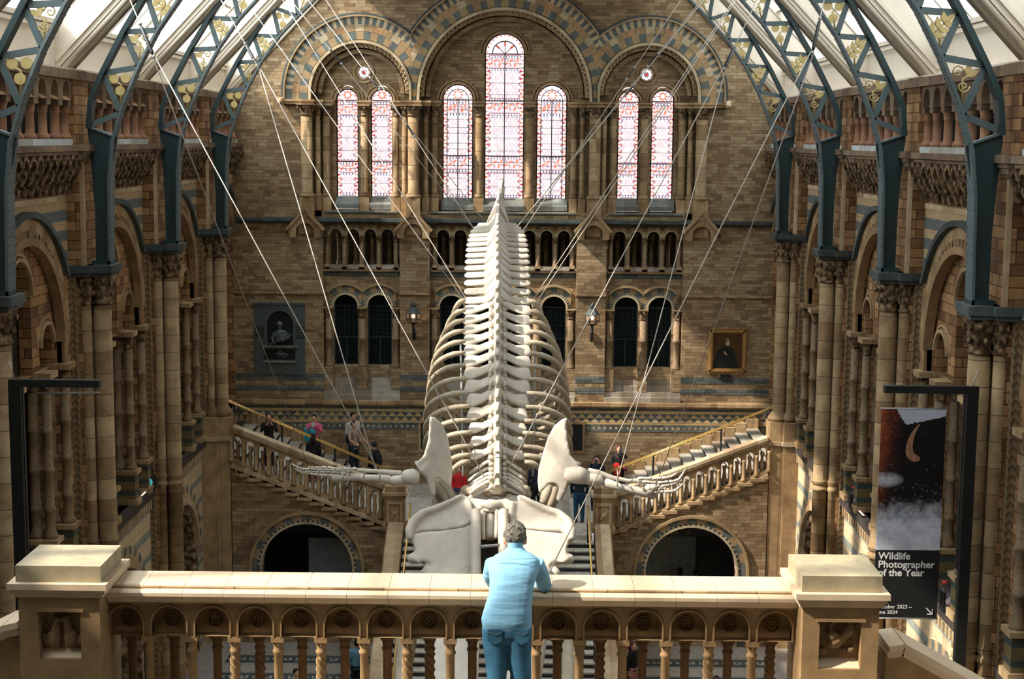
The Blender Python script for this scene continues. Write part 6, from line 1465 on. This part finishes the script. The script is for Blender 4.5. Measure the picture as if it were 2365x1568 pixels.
# hem line, pleat and yoke seams
b = MB(); b.tube([U(1140, 1287, 11.49), U(1190, 1291, 11.478), U(1238, 1290, 11.49)], .002, 6); b.build('yoke_seam', shirt, SHT_)
hc = U(1190, 1240, 11.78)
b = MB()
b.ball(hc, .078, .095, .112, 18, 0, Matrix.Rotation(-.35, 3, 'X')); b.tube([U(1190, 1272, 11.70), U(1190, 1250, 11.74)], [.058, .056], 12)
b.ball(hc+Vector((0, .08, -.05)), .05, .05, .05, 10); b.ball(hc+Vector((0, .105, -.015)), .014, .022, .03, 8)
for s in (-1, 1): b.ball(hc+Vector((s*.083, -.005, -.03)), .013, .022, .034, 10); b.ball(hc+Vector((s*.03, .09, .015)), .012, .01, .008, 6)
b.loft([R_(1172, 1440, 50, 11.4, .1), R_(1180, 1370, 42, 11.48, .1), R_(1186, 1310, 48, 11.58, .1), R_(1189, 1290, 30, 11.64, .07), R_(1190, 1270, 16, 11.7, .05)])
for s, sh, el_, wr in ((1, (1235, 1300, 11.62), (1257, 1350, 11.76), (1236, 1343, 11.95)), (-1, (1141, 1300, 11.62), (1138, 1345, 11.8), (1180, 1332, 12.02))):
    b.tube([U(*sh), U(*el_)], [.05, .04], 10); b.tube([U(*el_), U(*wr)], [.04, .03], 10); w_ = U(*wr); d = (w_-U(*el_)).normalized()
    b.ball(w_+d*.05, .045, .03, .028, 10)
    for j in range(4): o_ = Vector((0, .018*(j-1.5), .0)); q = w_+d*.09+o_; b.tube([w_+d*.05+o_, q, q+d*.025+Vector((0, 0, -.015)), q+d*.03+Vector((0, 0, -.035))], [.011, .0095, .009, .008], 7)
    b.tube([w_+d*.03+Vector((0, -.03, 0)), w_+d*.07+Vector((0, -.05, .0)), w_+d*.1+Vector((0, -.045, -.01))], [.013, .011, .009], 7)
for px_, s in ((1145, -1), (1200, 1)):
    yk = 11.27 if s < 0 else 11.33; b.tube([U(px_, 1460, 11.39), U(px_+2, 1540, 11.36), U(px_+3, 1735, yk)], [.06, .045, .03], 10); b.ball((U(px_+3, 1680, yk).x, yk+.07, VF+.05), .04, .12, .04, 10)
fused('body', b, plain('fair_skin', H(206, 140, 110), .5, 0, .06, 10), MAN, .0085, 2)
hm = plain('grey_hair', H(112, 108, 98), .9, 0, .55, 40); nt = hm.node_tree; g = nt.nodes.new('ShaderNodeNewGeometry'); bump(nt, nt.nodes['Principled BSDF'], noise(nt, g.outputs['Position'], 70, 4), 1, .02)
b = MB(); b.ball(hc+Vector((0, -.014, .022)), .089, .104, .108, 18, 0, Matrix.Rotation(-.35, 3, 'X')); b.ball(hc+Vector((0, -.05, -.035)), .07, .05, .06, 12)
for k in range(90):
    a = random.random()*2*PI; z = random.uniform(-.3, 1); r = math.sqrt(max(0, 1-z*z)); p = hc+Vector((.088*r*math.cos(a), -.014+.102*r*math.sin(a), .022+.104*z))
    if p.y > hc.y+.05 and z < .4: continue
    b.ball(p, .012, .012, .012, 6)
fused('hair', b, hm, MAN, .006, 1)
jn = plain('faded_jeans', H(48, 96, 122), .9, 0, .3, 7)
b = MB()
def leg(l): b.loft([R_(px, py, hw, Y, d, 0, 16, 2.1) for px, py, hw, Y, d in l])
leg([(1147, 1448, 36, 11.40, .12), (1146, 1475, 34, 11.39, .115), (1146, 1510, 29, 11.37, .1), (1147, 1560, 24, 11.34, .085), (1148, 1620, 21, 11.3, .075), (1149, 1685, 19, 11.27, .07), (1150, 1722, 19, 11.27, .07)])
leg([(1195, 1448, 35, 11.40, .12), (1196, 1475, 34, 11.39, .115), (1198, 1510, 30, 11.38, .1), (1203, 1560, 25, 11.37, .085), (1204, 1620, 22, 11.35, .075), (1205, 1685, 20, 11.33, .07), (1205, 1722, 20, 11.33, .07)])
b.loft([R_(1171, 1405, 50, 11.41, .11), R_(1171, 1430, 56, 11.4, .12), R_(1171, 1462, 57, 11.39, .12), R_(1171, 1478, 54, 11.39, .1)])
JN_ = fused('jeans', b, jn, MAN, .01, 3)
for s, px_ in ((-1, 1143), (1, 1204)):
    b = MB(); c = U(px_, 1468, 11.268); o = [(-.055, .05), (.055, .05), (.055, -.045), (0, -.075), (-.055, -.045)]
    b.prism(o, -.0015, .01, lambda u, v, w: (c.x+u, c.y+w+.0, c.z+v), 0); b.build('back_pocket', jn, JN_)
    b = MB(); b.tube([(c.x-.045, c.y-.006, c.z+.03), (c.x, c.y-.008, c.z+.01), (c.x+.045, c.y-.006, c.z+.03)], .0018, 5); b.build('pocket_stitching', plain('tan_stitch_%s' % ('left' if s < 0 else 'right'), H(96, 104, 96), .8), JN_)
b = MB()
for px_, Y_ in ((1149, 11.27), (1205, 11.33)): x = U(px_, 1685, Y_).x; b.ball((x, Y_+.07, VF+.05), .05, .14, .05, 12)
b.build('shoes', cl('dark_shoes', 22, 22, 24), MAN)
